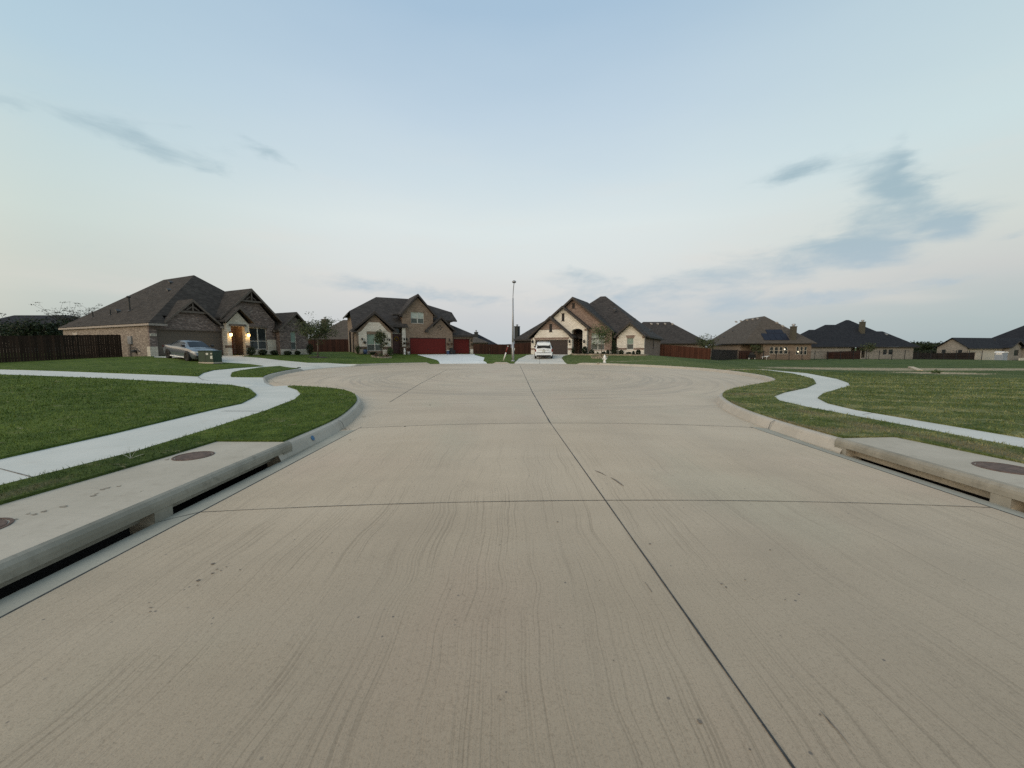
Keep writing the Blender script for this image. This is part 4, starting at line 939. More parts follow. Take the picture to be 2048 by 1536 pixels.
rf.add([(-6.7, -1.22, fz(-1.22)), (-6.7, 2.15, fz(2.15)), (-3.1, 5.3, fz(5.3)), (1.1, 5.3, fz(5.3)), (6.55, 2.7, fz(2.7)), (6.25, 1.0, fz(1.0)), (-.25, 1.0, fz(1.0)), (-.25, -.35, fz(-.35)), (-2.2, -.35, fz(-.35)), (-2.2, -1.22, fz(-1.22))], [(0, 9, 8, 2), (0, 2, 1), (8, 7, 6, 2), (6, 3, 2), (6, 5, 4, 3)])
rf.add([(-6.7, 2.15, fz(2.15)), (-6.9, 2.4, 5.15), (-6.9, 11.4, 5.15), (-3.1, 7.8, 7.55), (-3.1, 5.3, fz(5.3)), (1.1, 5.3, fz(5.3)), (1.1, 7.8, 7.55), (7.4, 11.0, 4.4), (6.7, 3.2, 5.6), (6.55, 2.7, fz(2.7)), (6.25, 1.0, fz(1.0)), (6.75, 1.1, 4.5)],
       [(0, 4, 3, 1), (1, 3, 2), (2, 3, 6, 7), (4, 5, 6, 3), (5, 9, 8, 6), (8, 7, 6), (9, 10, 11, 8), (8, 11, 7)])
chevron(rf, -6.85, -4.28, -1.85, 2.9, 5.12, -1.85, 2.5, .14); chevron(rf, -1.1, 1.18, 3.45, 5.0, 7.62, -.35, 5.2); chevron(rf, 2.05, 4.13, 6.1, 3.1, 4.98, -.35, 2.5)
hip(rf, 2.6, 9.2, .2, 9, 2.52, .56)
rf.box(-1.9, -.9, -.3, .9, 4.88, 5.0); rf.box(3.3, 3.62, -.4, .5, 4.86, 5.0) 
roof = rf.build('roof', 'r2', h)
fa = MB(); rake(fa, -6.85, -4.28, -1.85, 2.9, 5.12, -1.85, .26); rake(fa, -1.1, 1.18, 3.45, 5.0, 7.62, -.35, .26); rake(fa, 2.05, 4.13, 6.1, 3.1, 4.98, -.35, .24)
fa.box(-2.25, -.22, -.42, -.33, fz(-.35) - .22, fz(-.35) - .01); fa.box(-6.9, -6.35, -1.9, -1.3, 2.62, 2.78); fa.box(-2.3, -1.8, -1.9, -1.3, 2.62, 2.78); fa.box(3.13, 3.6, -.36, .3, 4.72, 4.86); fa.box(-1.25, -.81, -.36, .3, 4.72, 4.86)
fa.box(1.98, 2.4, -.38, -.01, 2.84, 3.0); fa.box(5.73, 6.15, -.38, .3, 2.84, 3.0); fa.box(5.7, 9.22, .16, .22, 2.32, 2.5); fa.box(9.14, 9.2, .22, 8.9, 2.32, 2.5); fa.box(-6.93, -6.85, 2.4, 11.3, 4.95, 5.13); fa.box(3.2, 6.7, .93, .99, fz(1.0) - .2, fz(1.0) - .01)
fa.box(-2.3, -.87, .0, .06, 3.3, 3.55)
fa.build('gable_trim', 'trim2', h)
garage(h, .05, 4.83, 2.12, .1, 'g2', 'trim2'); garage(h, 5.99, 8.36, 2.06, .7, 'g2', 'trim2')
window(h, .28, 1.95, 3.92, 5.35, .16, 'blindw', 'screen', 2, .46); window(h, -5.2, -3.48, .47, 2.44, -1.36, 'blind', 'screen', 2, .38)
hd = MB(); hd.box(-5.2, -3.48, -1.37, -1.36, 2.3, 2.44); hd.build('header_board', 'trim2', h)
d_ = MB(); d_.box(-1.86, -.97, .86, .915, 0.02, 2.55); fd_ = d_.build('front_door', 'door2', h)
k_ = MB(); k_.lathe([(.03, 0), (.035, .03), (.001, .05)], 8, (-1.08, .83, 1.05)); k_.build('handle', 'grey', fd_)
tw = MB(); tw.prism([(-1.9, 2.72), (-.9, 2.72), (-.9, 3.0), (-1.15, 3.22), (-1.4, 3.3), (-1.65, 3.26), (-1.9, 3.12)], .87, .915); tw_ = tw.build('transom_window', 'glass', h)
tf = MB(); tf.box(-1.95, -.85, .84, .86, 2.6, 2.7); tf.build('frame', 'vinyl', tw_)
so = MB()
for k in range(4):
    a = PI / 2 * k; c, s = math.cos(a), math.sin(a)
    P_ = [(.08, 0), (.2, .07), (.36, 0), (.2, -.07)]; so.prism([(4.05 + x * c - z * s, 3.5 + x * s + z * c) for x, z in P_], -.04, -.001)
so.build('star_ornament', 'trim2', h)
for u, v, z in ((5.25, -.001, 1.87), (8.6, .599, 1.84), (-.32, -.001, 1.93), (-.66, -.101, 1.93), (-2.38 - .3, -1.531, 1.8), (-5.75, -1.531, 1.85)): sconce(h, u, v, z, False, .9)
dsp = MB(); dsp.box(-6.5, -6.4, 1.5, 1.62, -.2, 2.6); dsp.build('downspout', 'black', h); dsp = MB(); dsp.box(-6.55, -6.36, 6.0, 6.25, -.1, 2.9); dsp.build('downspout', 'black', h)
pipe_vent(roof, .1, 2.0, fz(2.0), .35, .06)
H2 = h
def onhouse(name, label, cat, u, v, z, group=None):
    return thing(name, label, cat, tuple(H2.matrix_basis @ Vector((u, v, z))), R(27), group)
wr = onhouse('wreath', 'yellow flower wreath hanging on the dark red front door', 'wreath', -1.42, .82, 1.95)
q = MB(); n = 26
for k in range(n):
    a = 2 * PI * k / n; q.lathe([(.02, -.05), (.07, 0), (.02, .06)], 6, (.24 * math.cos(a), random.uniform(-.03, .02), .24 * math.sin(a)))
q.build('flower_ring', 'yellow', wr)

def leafcloud(mb_v, mb_f, tones, c, rad, n, size, shell=.0, flat=1.0):
    for i in range(n):
        d = rng.normal(size=3); d /= np.linalg.norm(d); r = rng.uniform(shell, 1) ** (1 / 2.2)
        p = np.array(c) + d * r * np.array(rad)
        a = rng.normal(size=3); a /= np.linalg.norm(a); b = np.cross(a, rng.normal(size=3)); b /= np.linalg.norm(b) + 1e-9
        s = size * rng.uniform(.6, 1.3); k = len(mb_v)
        mb_v += [tuple(p + a * s), tuple(p + b * s * .55), tuple(p - a * s), tuple(p - b * s * .55)]; mb_f.append((k, k + 1, k + 2, k + 3)); tones.append(float(rng.uniform(0, 1)))
def leafmesh(name, v, f, tones, mat, par=None):
    me = bpy.data.meshes.new(name); me.from_pydata(v, [], f); me.materials.append(MT[mat])
    at_ = me.attributes.new('tone', 'FLOAT', 'FACE'); at_.data.foreach_set('value', tones)
    me.update(); o = bpy.data.objects.new(name, me); col.objects.link(o)
    if par: o.parent = par
    return o
def basket(label, u, v, z, mat='l_dark'):
    t = onhouse('hanging_basket', label, 'flower basket', u, v, z, 'dark flower baskets hanging on the red door house')
    a = MB(); a.lathe([(.04, -.16), (.13, -.10), (.17, 0), (.15, .01)], 10); a.build('basket', 'rust', t)
    b = MB(); b.tube([(0, .12, .35), (0, -.02, .38), (0, 0, .02)], .01, 5); b.build('bracket', 'black', t)
    vs, fs, ts = [], [], []; leafcloud(vs, fs, ts, (0, 0, .02), (.24, .2, .15), 90, .05); leafmesh('foliage', vs, fs, ts, mat, t)
for lab, u, v, z, m_ in [('dark flower basket right of the front window, nearest the young tree', -3.1, -1.75, 1.35, 'l_dark'), ('dark flower basket on the stone left of the front window', -5.5, -1.75, 1.45, 'l_dark'), ('dark flower basket on the white stone column', -.67, -.32, 1.42, 'l_dark'),
                     ('reddish flower basket left of the wide red garage door', -.2, -.2, 1.34, 'l_wine'), ('left flower basket between the two red garage doors', 5.02, -.2, 1.32, 'l_wine'), ('right flower basket between the two red garage doors', 5.58, -.2, 1.32, 'l_wine'),
                     ('flower basket at the far right corner by the single red garage door', 8.66, .38, 1.28, 'l_dark')]: basket(lab, u, v, z, m_)
def bin_(label, u, v, mat, hh=.7, w_=.32, lid=True):
    t = onhouse('trash_bin', label, 'bin', u, v, h1(*(H2.matrix_basis @ Vector((u, v, 0)))[:2]) - .78, 'bins between the red garage doors')
    a = MB(); a.add([(-w_ * .42, -w_ * .42, 0), (w_ * .42, -w_ * .42, 0), (w_ * .42, w_ * .42, 0), (-w_ * .42, w_ * .42, 0), (-w_ / 2, -w_ / 2, hh), (w_ / 2, -w_ / 2, hh), (w_ / 2, w_ / 2, hh), (-w_ / 2, w_ / 2, hh)], [(3, 2, 1, 0), (4, 5, 6, 7), (0, 1, 5, 4), (1, 2, 6, 5), (2, 3, 7, 6), (3, 0, 4, 7)]); a.build('bin_body', mat, t)
    b = MB(); b.prism([(-w_ * .56, hh + .002), (w_ * .56, hh + .002), (w_ * .5, hh + .05), (0, hh + .07), (-w_ * .5, hh + .05)], -w_ * .55, w_ * .55); b.build('lid', 'black' if mat != 'bluebin' else 'label', t)
bin_('blue bin with pale lid beside the wide red garage door', 4.95, -.3, 'bluebin', .5, .3); bin_('tall black bin between the red garage doors', 5.42, -.3, 'black', .78, .42); bin_('low black bin against the single red garage door', 5.85, -.1, 'black', .5, .32)
s_ = onhouse('garden_statue', 'small white garden statue left of the wide red garage door', 'statue', -.75, -.7, h1(*(H2.matrix_basis @ Vector((-.75, -.7, 0)))[:2]) - .74)
a = MB(); a.lathe([(.14, 0), (.15, .06), (.09, .1), (.11, .25), (.15, .4), (.13, .52), (.06, .58), (.09, .66), (.08, .74), (.01, .78)], 12); a.build('figure', 'white', s_, True)
s_ = onhouse('planter_barrel', 'brown barrel planter with a wine red bush beside the wide red garage door', 'planter', -.25, -.7, h1(*(H2.matrix_basis @ Vector((-.25, -.7, 0)))[:2]) - .76)
a = MB(); a.lathe([(.16, 0), (.2, .18), (.17, .38), (.15, .39)], 12); a.build('barrel', 'grey', s_); vs, fs, ts = [], [], []; leafcloud(vs, fs, ts, (0, 0, .66), (.34, .3, .24), 220, .06); leafmesh('foliage', vs, fs, ts, 'l_wine', s_)

# ------------------------------------------------------------------ house 3: cream stone gables, dark garage door
h = thing('stone_house', 'cream stone and brown brick house with stepped gables and dark garage door', 'house', (3.1, 52, .74), R(-27))
wl = MB()
wl.facade([(1.22 - .6, 3.25), (3.98, 3.25), (2.2, 4.72)], [], -.012, .02)
wl.facade([(-.8 + .2, 2.05), (-.35, 2.25), (-.35, 1.97), (-.6, 1.97)], [], -.01, .02)
wl.facade([(-.55, -.3), (9.95, -.3), (9.95, 2.82), (4.87, 7.1), (-.2, 2.82), (-.55, 2.6)], [rect(7.35, 9.05, .6, 2.74), [(4.94, -.02), (6.37, -.02), (6.37, 3.3), (4.94, 3.3)]], 1.2, .25, .14)
wl.box(9.95, 10.76, 2.4, 2.6, -.3, 2.3)
wl.box(13.75, 13.975, .76, 18, -.7, 2.2); wl.box(9.96, 13.74, 2.62, 18, -.7, 2.1); wl.box(-6.3, .5, 7.6, 14, -.3, 2.1); wl.box(-.3, 4.8, 1.6, 15, -.3, 2.2)
wl.box(6.4, 9.8, 1.5, 15, -.3, 2.3); wl.box(4.8, 6.4, 3.2, 3.3, 0, 3.6); wl.box(4.8, 4.92, 1.5, 3.2, 0, 3.6); wl.box(6.39, 6.6, 1.5, 3.2, 0, 3.6); wl.box(4.8, 6.6, 1.5, 3.3, 3.36, 3.5)
wl.build('wall', 'b3', h)
arch = [(4.94, -.02), (6.37, -.02), (6.37, 2.98)] + [(5.655 + .715 * math.cos(R(a)), 2.98 + .34 * math.sin(R(a))) for a in range(15, 180, 15)] + [(4.94, 2.98)]
st = MB()
st.facade([(-.58, -.3), (5.17, -.3), (5.17, 2.0), (4.85, 2.25), (4.0, 3.23), (.6, 3.23), (-.2, 2.25), (-.58, 1.95)], [rect(.03, 4.61, -.02, 1.9)], 0, .6, .18)
st.facade([(4.6, -.3), (6.93, -.3), (6.93, 3.28), (3.7, 6.0), (.4, 3.28), (3.9, 3.26)], [arch], .6, .6, .6)
st.facade([(10.75, -.5), (13.97, -.5), (13.97, 2.2), (12.3, 3.72), (10.75, 2.2)], [rect(11.95, 12.73, .67, 2.04)], .5, .25, .12)
st.box(7.0, 10.0, 1.165, 1.199, -.3, .52); st.build('stone_facing', 'st3', h)
bn = MB()
for a, b, v in ((-.6, .02, -.012), (4.63, 5.18, -.012)): bn.box(a, b, v, -.001, .58, .82)
bn.box(10.74, 11.94, .485, .499, .64, .86); bn.box(12.74, 13.98, .485, .499, .64, .86); bn.prism([(-.15, 2.22), (4.78, 2.22), (4.65, 1.93), (-.02, 1.93)], -.02, -.001); bn.prism([(11.78, 2.38), (12.9, 2.38), (12.76, 2.06), (11.92, 2.06)], .48, .499)
bn.box(10.74, 10.98, .485, .499, 2.0, 2.25); bn.box(13.72, 13.98, .485, .499, 2.0, 2.25); bn.box(6.6, 6.94, .585, .599, 3.0, 3.3)
bn.build('brick_band', 'b3', h)
ar = MB(); pts = [(5.655 + .715 * math.cos(R(a)), 2.98 + .34 * math.sin(R(a))) for a in range(0, 181, 12)]; pts2 = [(5.655 + .80 * math.cos(R(a)), 2.98 + .50 * math.sin(R(a))) for a in range(180, -1, -12)]
ar.prism(pts + pts2, .56, .599); ar.build('arch_trim', 'st3', h)
rf = MB()
a_, b_2, zp = hip(rf, -.7, 14.4, 1.62, 16.0, 2.26, .84)
chevron(rf, -1.0, 2.2, 5.45, 2.25, 4.98, -.38, 5.0, .14); chevron(rf, .1, 3.7, 7.3, 3.42, 6.32, .2, 6.5, .14); chevron(rf, -.55, 4.87, 10.3, 2.88, 7.45, .8, 8.0, .14); chevron(rf, 10.45, 12.3, 14.15, 2.28, 3.96, .1, 5.0, .13)
hip(rf, 3.0, 14.38, 8.5, 19.0, 2.24, .72); hip(rf, -6.9, 3, 7.0, 14.6, 2.16, .8)
roof = rf.build('roof', 'r2', h)
fa = MB(); rake(fa, -1.0, 2.2, 5.45, 2.25, 4.98, -.38, .26); rake(fa, .1, 3.7, 7.3, 3.42, 6.32, .2, .26); rake(fa, -.55, 4.87, 10.3, 2.88, 7.45, .8, .26); rake(fa, 10.45, 12.3, 14.15, 2.28, 3.96, .1, .24)
eave(fa, -.7, 14.4, 1.62, 16.0, 2.26, .18); eave(fa, -6.9, 3, 7.0, 14.6, 2.16, .22); eave(fa, 3.0, 14.38, 8.5, 19.0, 2.24, .17)
fa.box(-6.7, -.6, 7.4, 7.59, 1.6, 1.94)
fa.build('gable_trim', 'trim3', h)
ch = MB(); ch.box(-7.25, -6.62, 8.2, 9.0, -.3, 4.25); ch.box(-7.29, -6.58, 8.16, 9.04, 4.25, 4.33); c_ = ch.build('chimney', 'chimd', roof)
cc = MB(); cc.lathe([(.11, 0), (.11, .15), (.2, .18), (.2, .26), (.05, .32)], 10, (-6.93, 8.6, 4.33)); cc.build('chimney_cap', 'grey', c_)
garage(h, .03, 4.61, 1.9, .12, 'g3', 'trim3')
window(h, 7.35, 9.05, .6, 2.74, 1.35, 'blindw', 'screen', 2, .36); window(h, 11.95, 12.73, .67, 2.04, .63, 'blind', 'screen', 1, .48)
tb = MB(); tb.box(7.35, 9.05, 1.27, 1.29, 2.0, 2.08); tb.build('transom_bar', 'trim3', h)
louvre(h, 2.05, 2.42, 3.0, 3.95, -.013); louvre(h, 3.53, 3.88, 4.4, 5.3, .6); louvre(h, 4.73, 5.07, 6.05, 6.62, 1.2)
d_ = MB(); d_.box(5.2, 6.1, 3.12, 3.19, 0, 2.5); fd_ = d_.build('front_door', 'trim2', h)
for u, v in ((-.32, -.001), (4.87, -.001), (6.62, .599)): sconce(h, u, v, 1.7, False, 1.25)
plaque(h, 4.88, 1.28, -.002, 4, .34, .14)
sw_ = MB(); sw_.box(13.976, 13.99, 8.6, 9.3, .75, 2.1); w1_ = sw_.build('side_window', 'glass', h)
sf = MB(); sf.box(13.976, 14.0, 8.52, 8.599, .7, 2.12); sf.box(13.976, 14.0, 9.301, 9.38, .7, 2.12); sf.box(13.991, 14.0, 8.92, 8.99, .75, 2.1); sf.build('frame', 'trim1', w1_)
sR = lambda u: 2.26 + .82 * (14.4 - u)
pipe_vent(roof, 11.9, 6.0, sR(11.9), .5, .06); pipe_vent(roof, 13.2, 12.5, sR(13.2), .55, .07); box_vent(roof, 13.2, 11.0, sR(13.2)); box_vent(roof, 9.3, 5.5, 2.26 + .82 * 4.5)
pipe_vent(roof, -2.2, 8.3, 3.2, .4, .05); pipe_vent(roof, -4, 8, 2.9, .3, .04)
H3 = h
gp = thing('porch_lamp_branch', 'placeholder', 'x') if False else None
# ------------------------------------------------------------------ houses farther away
def X_(px, Y): return (px - 1024) / 771.5 * Y
def Zr(py, Y): return EYE + (695 - py) / 771.5 * Y
# H4: solar panels
h = thing('brick_house', 'brown roofed brick house with black solar panels beyond the field', 'house', (45.5, 75, -.5), R(-7)); ze = 2.9
wl = MB(); wl.facade([(3.0, -.5), (11.6, -.5), (11.6, 2.9), (3.0, 2.9)], [rect(4.2, 7.6, .9, 2.3), rect(8.9, 11.0, .75, 2.35)], 0, .2, .1)
wl.box(.0, .3, 0, 4.0, -.5, 2.9) if False else None
wl.box(.0, 2.99, 2.4, 2.6, -.5, 2.9); wl.box(.0, .25, 2.6, 20, -.5, 2.75); wl.box(11.35, 11.59, .21, 20, -.5, 2.9); wl.box(2.8, 3.0, .21, 2.4, -.5, 2.9); wl.box(.26, 11.34, 3.0, 19.8, -.5, 2.7); wl.build('wall', 'b2', h)
rf = MB(); hip(rf, -.6, 12.3, -.5, 20.5, 2.98, .87); rf_ = rf.build('roof', 'r4', h); ev = MB(); eave(ev, -.6, 12.3, -.5, 20.5, 2.98, .17); ev.build('eave_board', 'trim3', h)
for (a, b, n) in ((4.2, 7.6, 4), (8.9, 11.0, 3)):
    wdt = (b - a) / n
    for k in range(n): window(h, a + k * wdt + .08, a + (k + 1) * wdt - .08, .9 if n == 4 else .75, 2.3 if n == 4 else 2.35, .1, 'glass', 'glass', 1, .5, 'sign', .06)
bk = MB(); bk.box(4.15, 7.65, .11, .13, .85, 2.35); bk.box(8.85, 11.05, .11, .13, .7, 2.4); bk.build('window_surround', 'b2', h)
for u, z in ((6.95, 1.8), (9.35, 1.35)):
    q = MB(); q.box(u - .09, u + .09, .03, .042, z - .1, z + .1); q.build('lit_lamp', 'lamp2', h)
cmn = MB(); cmn.box(8.1, 8.95, .15, .9, 3.0, 6.1); cmn.box(8.05, 9.0, .1, .95, 6.1, 6.2); c_ = cmn.build('chimney', 'chim', rf_)
cc = MB(); cc.lathe([(.2, 0), (.2, .15), (.34, .2), (.3, .45), (.05, .5)], 10, (8.52, .52, 6.2)); cc.build('chimney_cap', 'grey', c_)
zs_ = lambda v: 2.98 + .87 * (v + .5)
pn = MB()
for r_, (ua, ub) in enumerate(((3.25, 7.8), (4.45, 7.5))):
    n = int((ub - ua) / 1.02)
    for k in range(n):
        a0 = ua + k * (ub - ua) / n; a1 = a0 + (ub - ua) / n - .04; v0 = (.1, 1.66)[r_]; v1 = (1.6, 2.5)[r_]; d = .1
        pn.add([(a0, v0, zs_(v0) + d), (a1, v0, zs_(v0) + d), (a1, v1, zs_(v1) + d), (a0, v1, zs_(v1) + d), (a0, v0, zs_(v0) + .04), (a1, v0, zs_(v0) + .04), (a1, v1, zs_(v1) + .04), (a0, v1, zs_(v1) + .04)], [(0, 1, 2, 3), (0, 4, 5, 1), (1, 5, 6, 2), (2, 6, 7, 3), (3, 7, 4, 0)])
pn.build('solar_panels', 'solar', rf_)
for v in (7.5, 9.5, 12, 15, 17.5): box_vent(rf_, 5.3, v, 2.98 + .87 * 5.9, 'post', .22)
for u, v in ((7.4, 4.3), (8.1, 3.5)): box_vent(rf_, u, v, zs_(v) - .1, 'post', .22)
pipe_vent(rf_, .8, 20, 2.98 + .87 * 1.4, .9, .09); box_vent(rf_, 1.0, 13, 4.4); box_vent(rf_, 2.6, 12.5, 5.8)
# H5: near black roof, chimney
h = thing('brick_house', 'low brick house with near black roof and tall square chimney, beyond the field', 'house', (72.5, 97, -.9), 0); E0 = 2.72
wl = MB(); wl.facade([(1.5, -.6), (28.4, -.6), (28.4, E0), (1.5, E0)], [rect(12.7, 16.3, -.02, 2.6), rect(20.8, 21.9, .7, 2.1), rect(22.2, 23.3, .7, 2.1)], 0, .25, .12); wl.box(1.5, 1.75, .26, 16, -.6, E0); wl.box(28.14, 28.39, .26, 10, -.6, E0); wl.box(1.76, 12.6, 2.5, 2.7, -.6, E0); wl.box(16.4, 27, 2.5, 2.7, -.6, E0); wl.box(12.5, 16.5, 3.2, 3.3, 0, 2.6); wl.build('wall', 'b4', h)
window(h, 20.8, 21.9, .7, 2.1, .13, 'glass', 'glass', 1, .5, 'vinyl'); window(h, 22.2, 23.3, .7, 2.1, .13, 'glass', 'glass', 1, .5, 'vinyl')
rf = MB(); hip(rf, 9.1, 27.9, -.5, 17.5, E0 + .06, .80); hip(rf, 16.5, 29.6, -.52, 9.6, E0 + .05, .79); hip(rf, .2, 12.2, -.48, 9.8, E0 + .04, .86); hip(rf, 3.9, 20.5, -.54, 13.5, E0 + .03, .83)
rf_ = rf.build('roof', 'r3', h)
ev = MB(); ev.box(.3, 29.5, -.5, -.45, E0 - .16, E0 + .0); ev.build('eave_board', 'trim2', h)
cmn = MB(); cmn.box(18.2, 19.2, 3.7, 4.5, 4.5, 9.1); cmn.box(18.15, 19.25, 3.65, 4.55, 9.1, 9.22); c_ = cmn.build('chimney', 'chim', rf_); cc = MB(); cc.lathe([(.22, 0), (.22, .2), (.36, .25), (.3, .5)], 10, (18.7, 4.1, 9.22)); cc.build('chimney_cap', 'grey', c_)
box_vent(rf_, 6.5, 3.6, 5.9, 'grey', .22); box_vent(rf_, 24.5, 3.4, 5.9, 'grey', .25)
# H6: far right, gabled
h = thing('brick_house', 'long black roofed house with pale brick gables cut by the right edge', 'house', (111.4, 94.4, -1.3), R(15)); E0 = 3.0
wl = MB(); wl.add([(0, 5.64, -.6), (0, 0, -.6), (0, 0, E0), (0, 2.82, 5.2), (0, 5.64, E0), (.3, 5.64, -.6), (.3, 0, -.6), (.3, 0, E0), (.3, 2.82, 5.2), (.3, 5.64, E0)], [(0, 1, 2, 3, 4), (9, 8, 7, 6, 5), (0, 5, 6, 1), (1, 6, 7, 2), (2, 7, 8, 3), (3, 8, 9, 4), (4, 9, 5, 0)]); wl.build('gable_wall', 'b4', h)
wl = MB(); wl.facade([(13.3, -.6), (18.3, -.6), (18.3, 3.0), (16.1, 4.35), (13.3, 2.9)], [rect(15.3, 17.2, .9, 2.3)], -1.2, 1.2); wl.build('gable_wall', 'b4', h)
wl = MB(); wl.facade([(18.4, -.6), (25, -.6), (25, 3), (21.2, 4.4), (18.4, 3.0)], [rect(19.5, 21.6, .9, 2.3)], -1.8, 1.8); wl.build('gable_wall', 'b4', h)
w2 = MB(); w2.box(.31, 33, .01, .2, -.6, 2.75); w2.build('rendered_wall', 'sign', h); w2 = MB(); w2.box(14.5, 30, -2.6, -2.4, -.6, .35); w2.build('low_wall', 'sign', h)
window(h, 15.3, 17.2, .9, 2.3, -1.08, 'glass', 'glass', 2, .5, 'trim2'); window(h, 19.5, 21.6, .9, 2.3, -1.68, 'glass', 'glass', 2, .5, 'trim2')
for v_ in (1.3, 4.3): lv = MB(); lv.box(-.03, -.001, v_ - .35, v_ + .35, 1.3, 2.4); lv.build('gable_window', 'glass', h)
rf = MB(); zr_ = E0 - .2
rf.add([(-.5, -.5, zr_), (-.5, 2.82, 5.42), (-.5, 6.14, zr_), (34, -.5, zr_), (34, 2.82, 5.42), (34, 6.14, zr_), (-.5, -.5, zr_ - .15), (-.5, 2.82, 5.22), (-.5, 6.14, zr_ - .15), (34, -.5, zr_ - .15)], [(0, 3, 4, 1), (1, 4, 5, 2), (0, 1, 7, 6), (1, 2, 8, 7), (0, 6, 9, 3)])
hip(rf, 31, 62, -1, 15, E0 - .1, .82); chevron(rf, 12.6, 16.0, 18.9, 2.95, 4.75, -1.8, 4); chevron(rf, 17.6, 21.3, 25.2, 2.9, 4.85, -2.4, 4)
rf_ = rf.build('roof', 'r3', h); fa = MB(); rake(fa, 12.6, 16.0, 18.9, 2.95, 4.75, -1.8, .26); rake(fa, 17.6, 21.3, 25.2, 2.9, 4.85, -2.4, .26); fa.box(-.5, 12.6, -.56, -.5, E0 - .42, E0 - .22); fa.build('gable_trim', 'trim2', h)
pipe_vent(rf_, 14.5, 2.0, 4.5, .6, .1)
# H7: behind house 3 on the right
def simple_house(label, x0, x1, y0, y1, zb, ze_, s, roofm, wallm, chim=None, vents=(), name='brick_house'):
    h = thing(name, label, 'house', (x0, y0, zb), 0)
    wl = MB(); L, D = x1 - x0, y1 - y0; wl.box(.6, L - .6, .6, D - .6, -.5, ze_ - zb - .04); wl.build('wall', wallm, h)
    rf = MB(); hip(rf, 0, L, 0, D, ze_ - zb, s); r_ = rf.build('roof', roofm, h)
    ev = MB(); eave(ev, 0, L, 0, D, ze_ - zb, .2); ev.build('eave_board', 'trim3', h)
    if chim:
        u, v, a, zt, cm_ = chim; c = MB(); c.box(u - a / 2, u + a / 2, v - a / 2, v + a / 2, 1, zt - zb); c.box(u - a / 2 - .06, u + a / 2 + .06, v - a / 2 - .06, v + a / 2 + .06, zt - zb, zt - zb + .12); c_ = c.build('chimney', cm_, r_)
        k = MB(); k.lathe([(a * .16, 0), (a * .16, .25), (a * .28, .3), (a * .2, .5)], 10, (u, v, zt - zb + .12)); k.build('chimney_cap', 'grey', c_)
    for (u, v, z) in vents: box_vent(r_, u, v, z - zb, 'post', .2)
    return h
simple_house('grey hipped roof behind the rust board fence right of the stone house', 23.0, 41.0, 80, 92.2, -.1, 2.55, .78, 'r2', 'b3', None, [(9, 5.3, 6.75), (10.6, 5.3, 6.75), (12.2, 5.3, 6.75), (7.6, 5.3, 6.75)])
simple_house('brown hipped roof and buff chimney between the two left houses', -43.2, -20, 80, 91.8, .3, 3.0, .80, 'r4', 'b2', (2.3, 5.0, 1.05, 7.7, 'chim'), [(7.5, 5.1, 7.05), (9, 5.1, 7.05), (10.2, 5.1, 7.05)])
simple_house('low brown roof just right of the single red garage', -17.5, -5.2, 84, 93, .3, 2.75, .42, 'r4', 'b2')
simple_house('dark hipped roof farther behind, above the middle fence', -18.0, -3.6, 95, 105.5, .3, 2.4, .52, 'r3', 'b2', (9.0, 2.4, .9, 5.4, 'chimd'))
simple_house('dark slate roofed house beyond the left fence', -92, -68.8, 60, 73.4, .7, 3.4, .56, 'r3', 'b4')
simple_house('low grey roofed wing in front of the dark slate roof, left edge', -78, -63.5, 50.5, 58.5, .7, 3.1, .45, 'r2', 'b4')

# ------------------------------------------------------------------ fences
def fence(label, pts, hgt, mat, posts=None, pmat='post', bw=.14):
    t = thing('wooden_fence', label, 'fence', (pts[0][0], pts[0][1], h1(*pts[0])))
    for a, b in zip(pts[:-1], pts[1:]):
        ang = math.atan2(b[1] - a[1], b[0] - a[0]); L = math.hypot(b[0] - a[0], b[1] - a[1]); n = int(L / bw)
        mb = MB(); xs = np.arange(n) * bw; gz = H(a[0] + math.cos(ang) * xs, a[1] + math.sin(ang) * xs); z0 = h1(*pts[0])
        gz = np.round((gz - z0) * 1, 3)
        for i in range(n):
            d = random.uniform(-.004, .004); zt = gz[i] + hgt + random.uniform(-.012, .012)
            mb.box(xs[i] + .004, xs[i] + bw - .004, d - .01, d + .01, gz[i] - .05, zt)
        o = mb.build('board_panel', mat, t, recalc=False); o.rotation_euler = (0, 0, ang); o.location = (a[0] - pts[0][0], a[1] - pts[0][1], 0)
        rl = MB()
        for zz in (.25, hgt * .55, hgt - .12):
            for i in range(0, n - 8, 8): rl.add([(xs[i], .012, gz[i] + zz), (xs[i + 8], .012, gz[i + 8] + zz), (xs[i + 8], .05, gz[i + 8] + zz), (xs[i], .05, gz[i] + zz), (xs[i], .012, gz[i] + zz + .08), (xs[i + 8], .012, gz[i + 8] + zz + .08), (xs[i + 8], .05, gz[i + 8] + zz + .08), (xs[i], .05, gz[i] + zz + .08)], [(0, 1, 5, 4), (3, 7, 6, 2), (4, 5, 6, 7), (0, 3, 2, 1)])
        o = rl.build('rail', mat, t, recalc=False); o.rotation_euler = (0, 0, ang); o.location = (a[0] - pts[0][0], a[1] - pts[0][1], 0)
        if posts:
            for i in range(0, n, max(1, int(posts / bw))):
                pm = MB(); s = -1 if pmat == 'post' else 1; pm.box(-.05, .05, s * .06 - .045, s * .06 + .045, -.1, hgt + .03)
                o = pm.build('post', pmat, t); o.rotation_euler = (0, 0, ang); o.location = (a[0] - pts[0][0] + math.cos(ang) * xs[i], a[1] - pts[0][1] + math.sin(ang) * xs[i], gz[i])
    return t
fence('dark brown board fence running off the left edge', [(-38.2, 21.0), (-32.25, 32.1)], 1.86, 'fence2')
fence('dark red board fence behind the young tree between two houses', [(-31.5, 56), (-22.6, 56)], 1.85, 'fence')
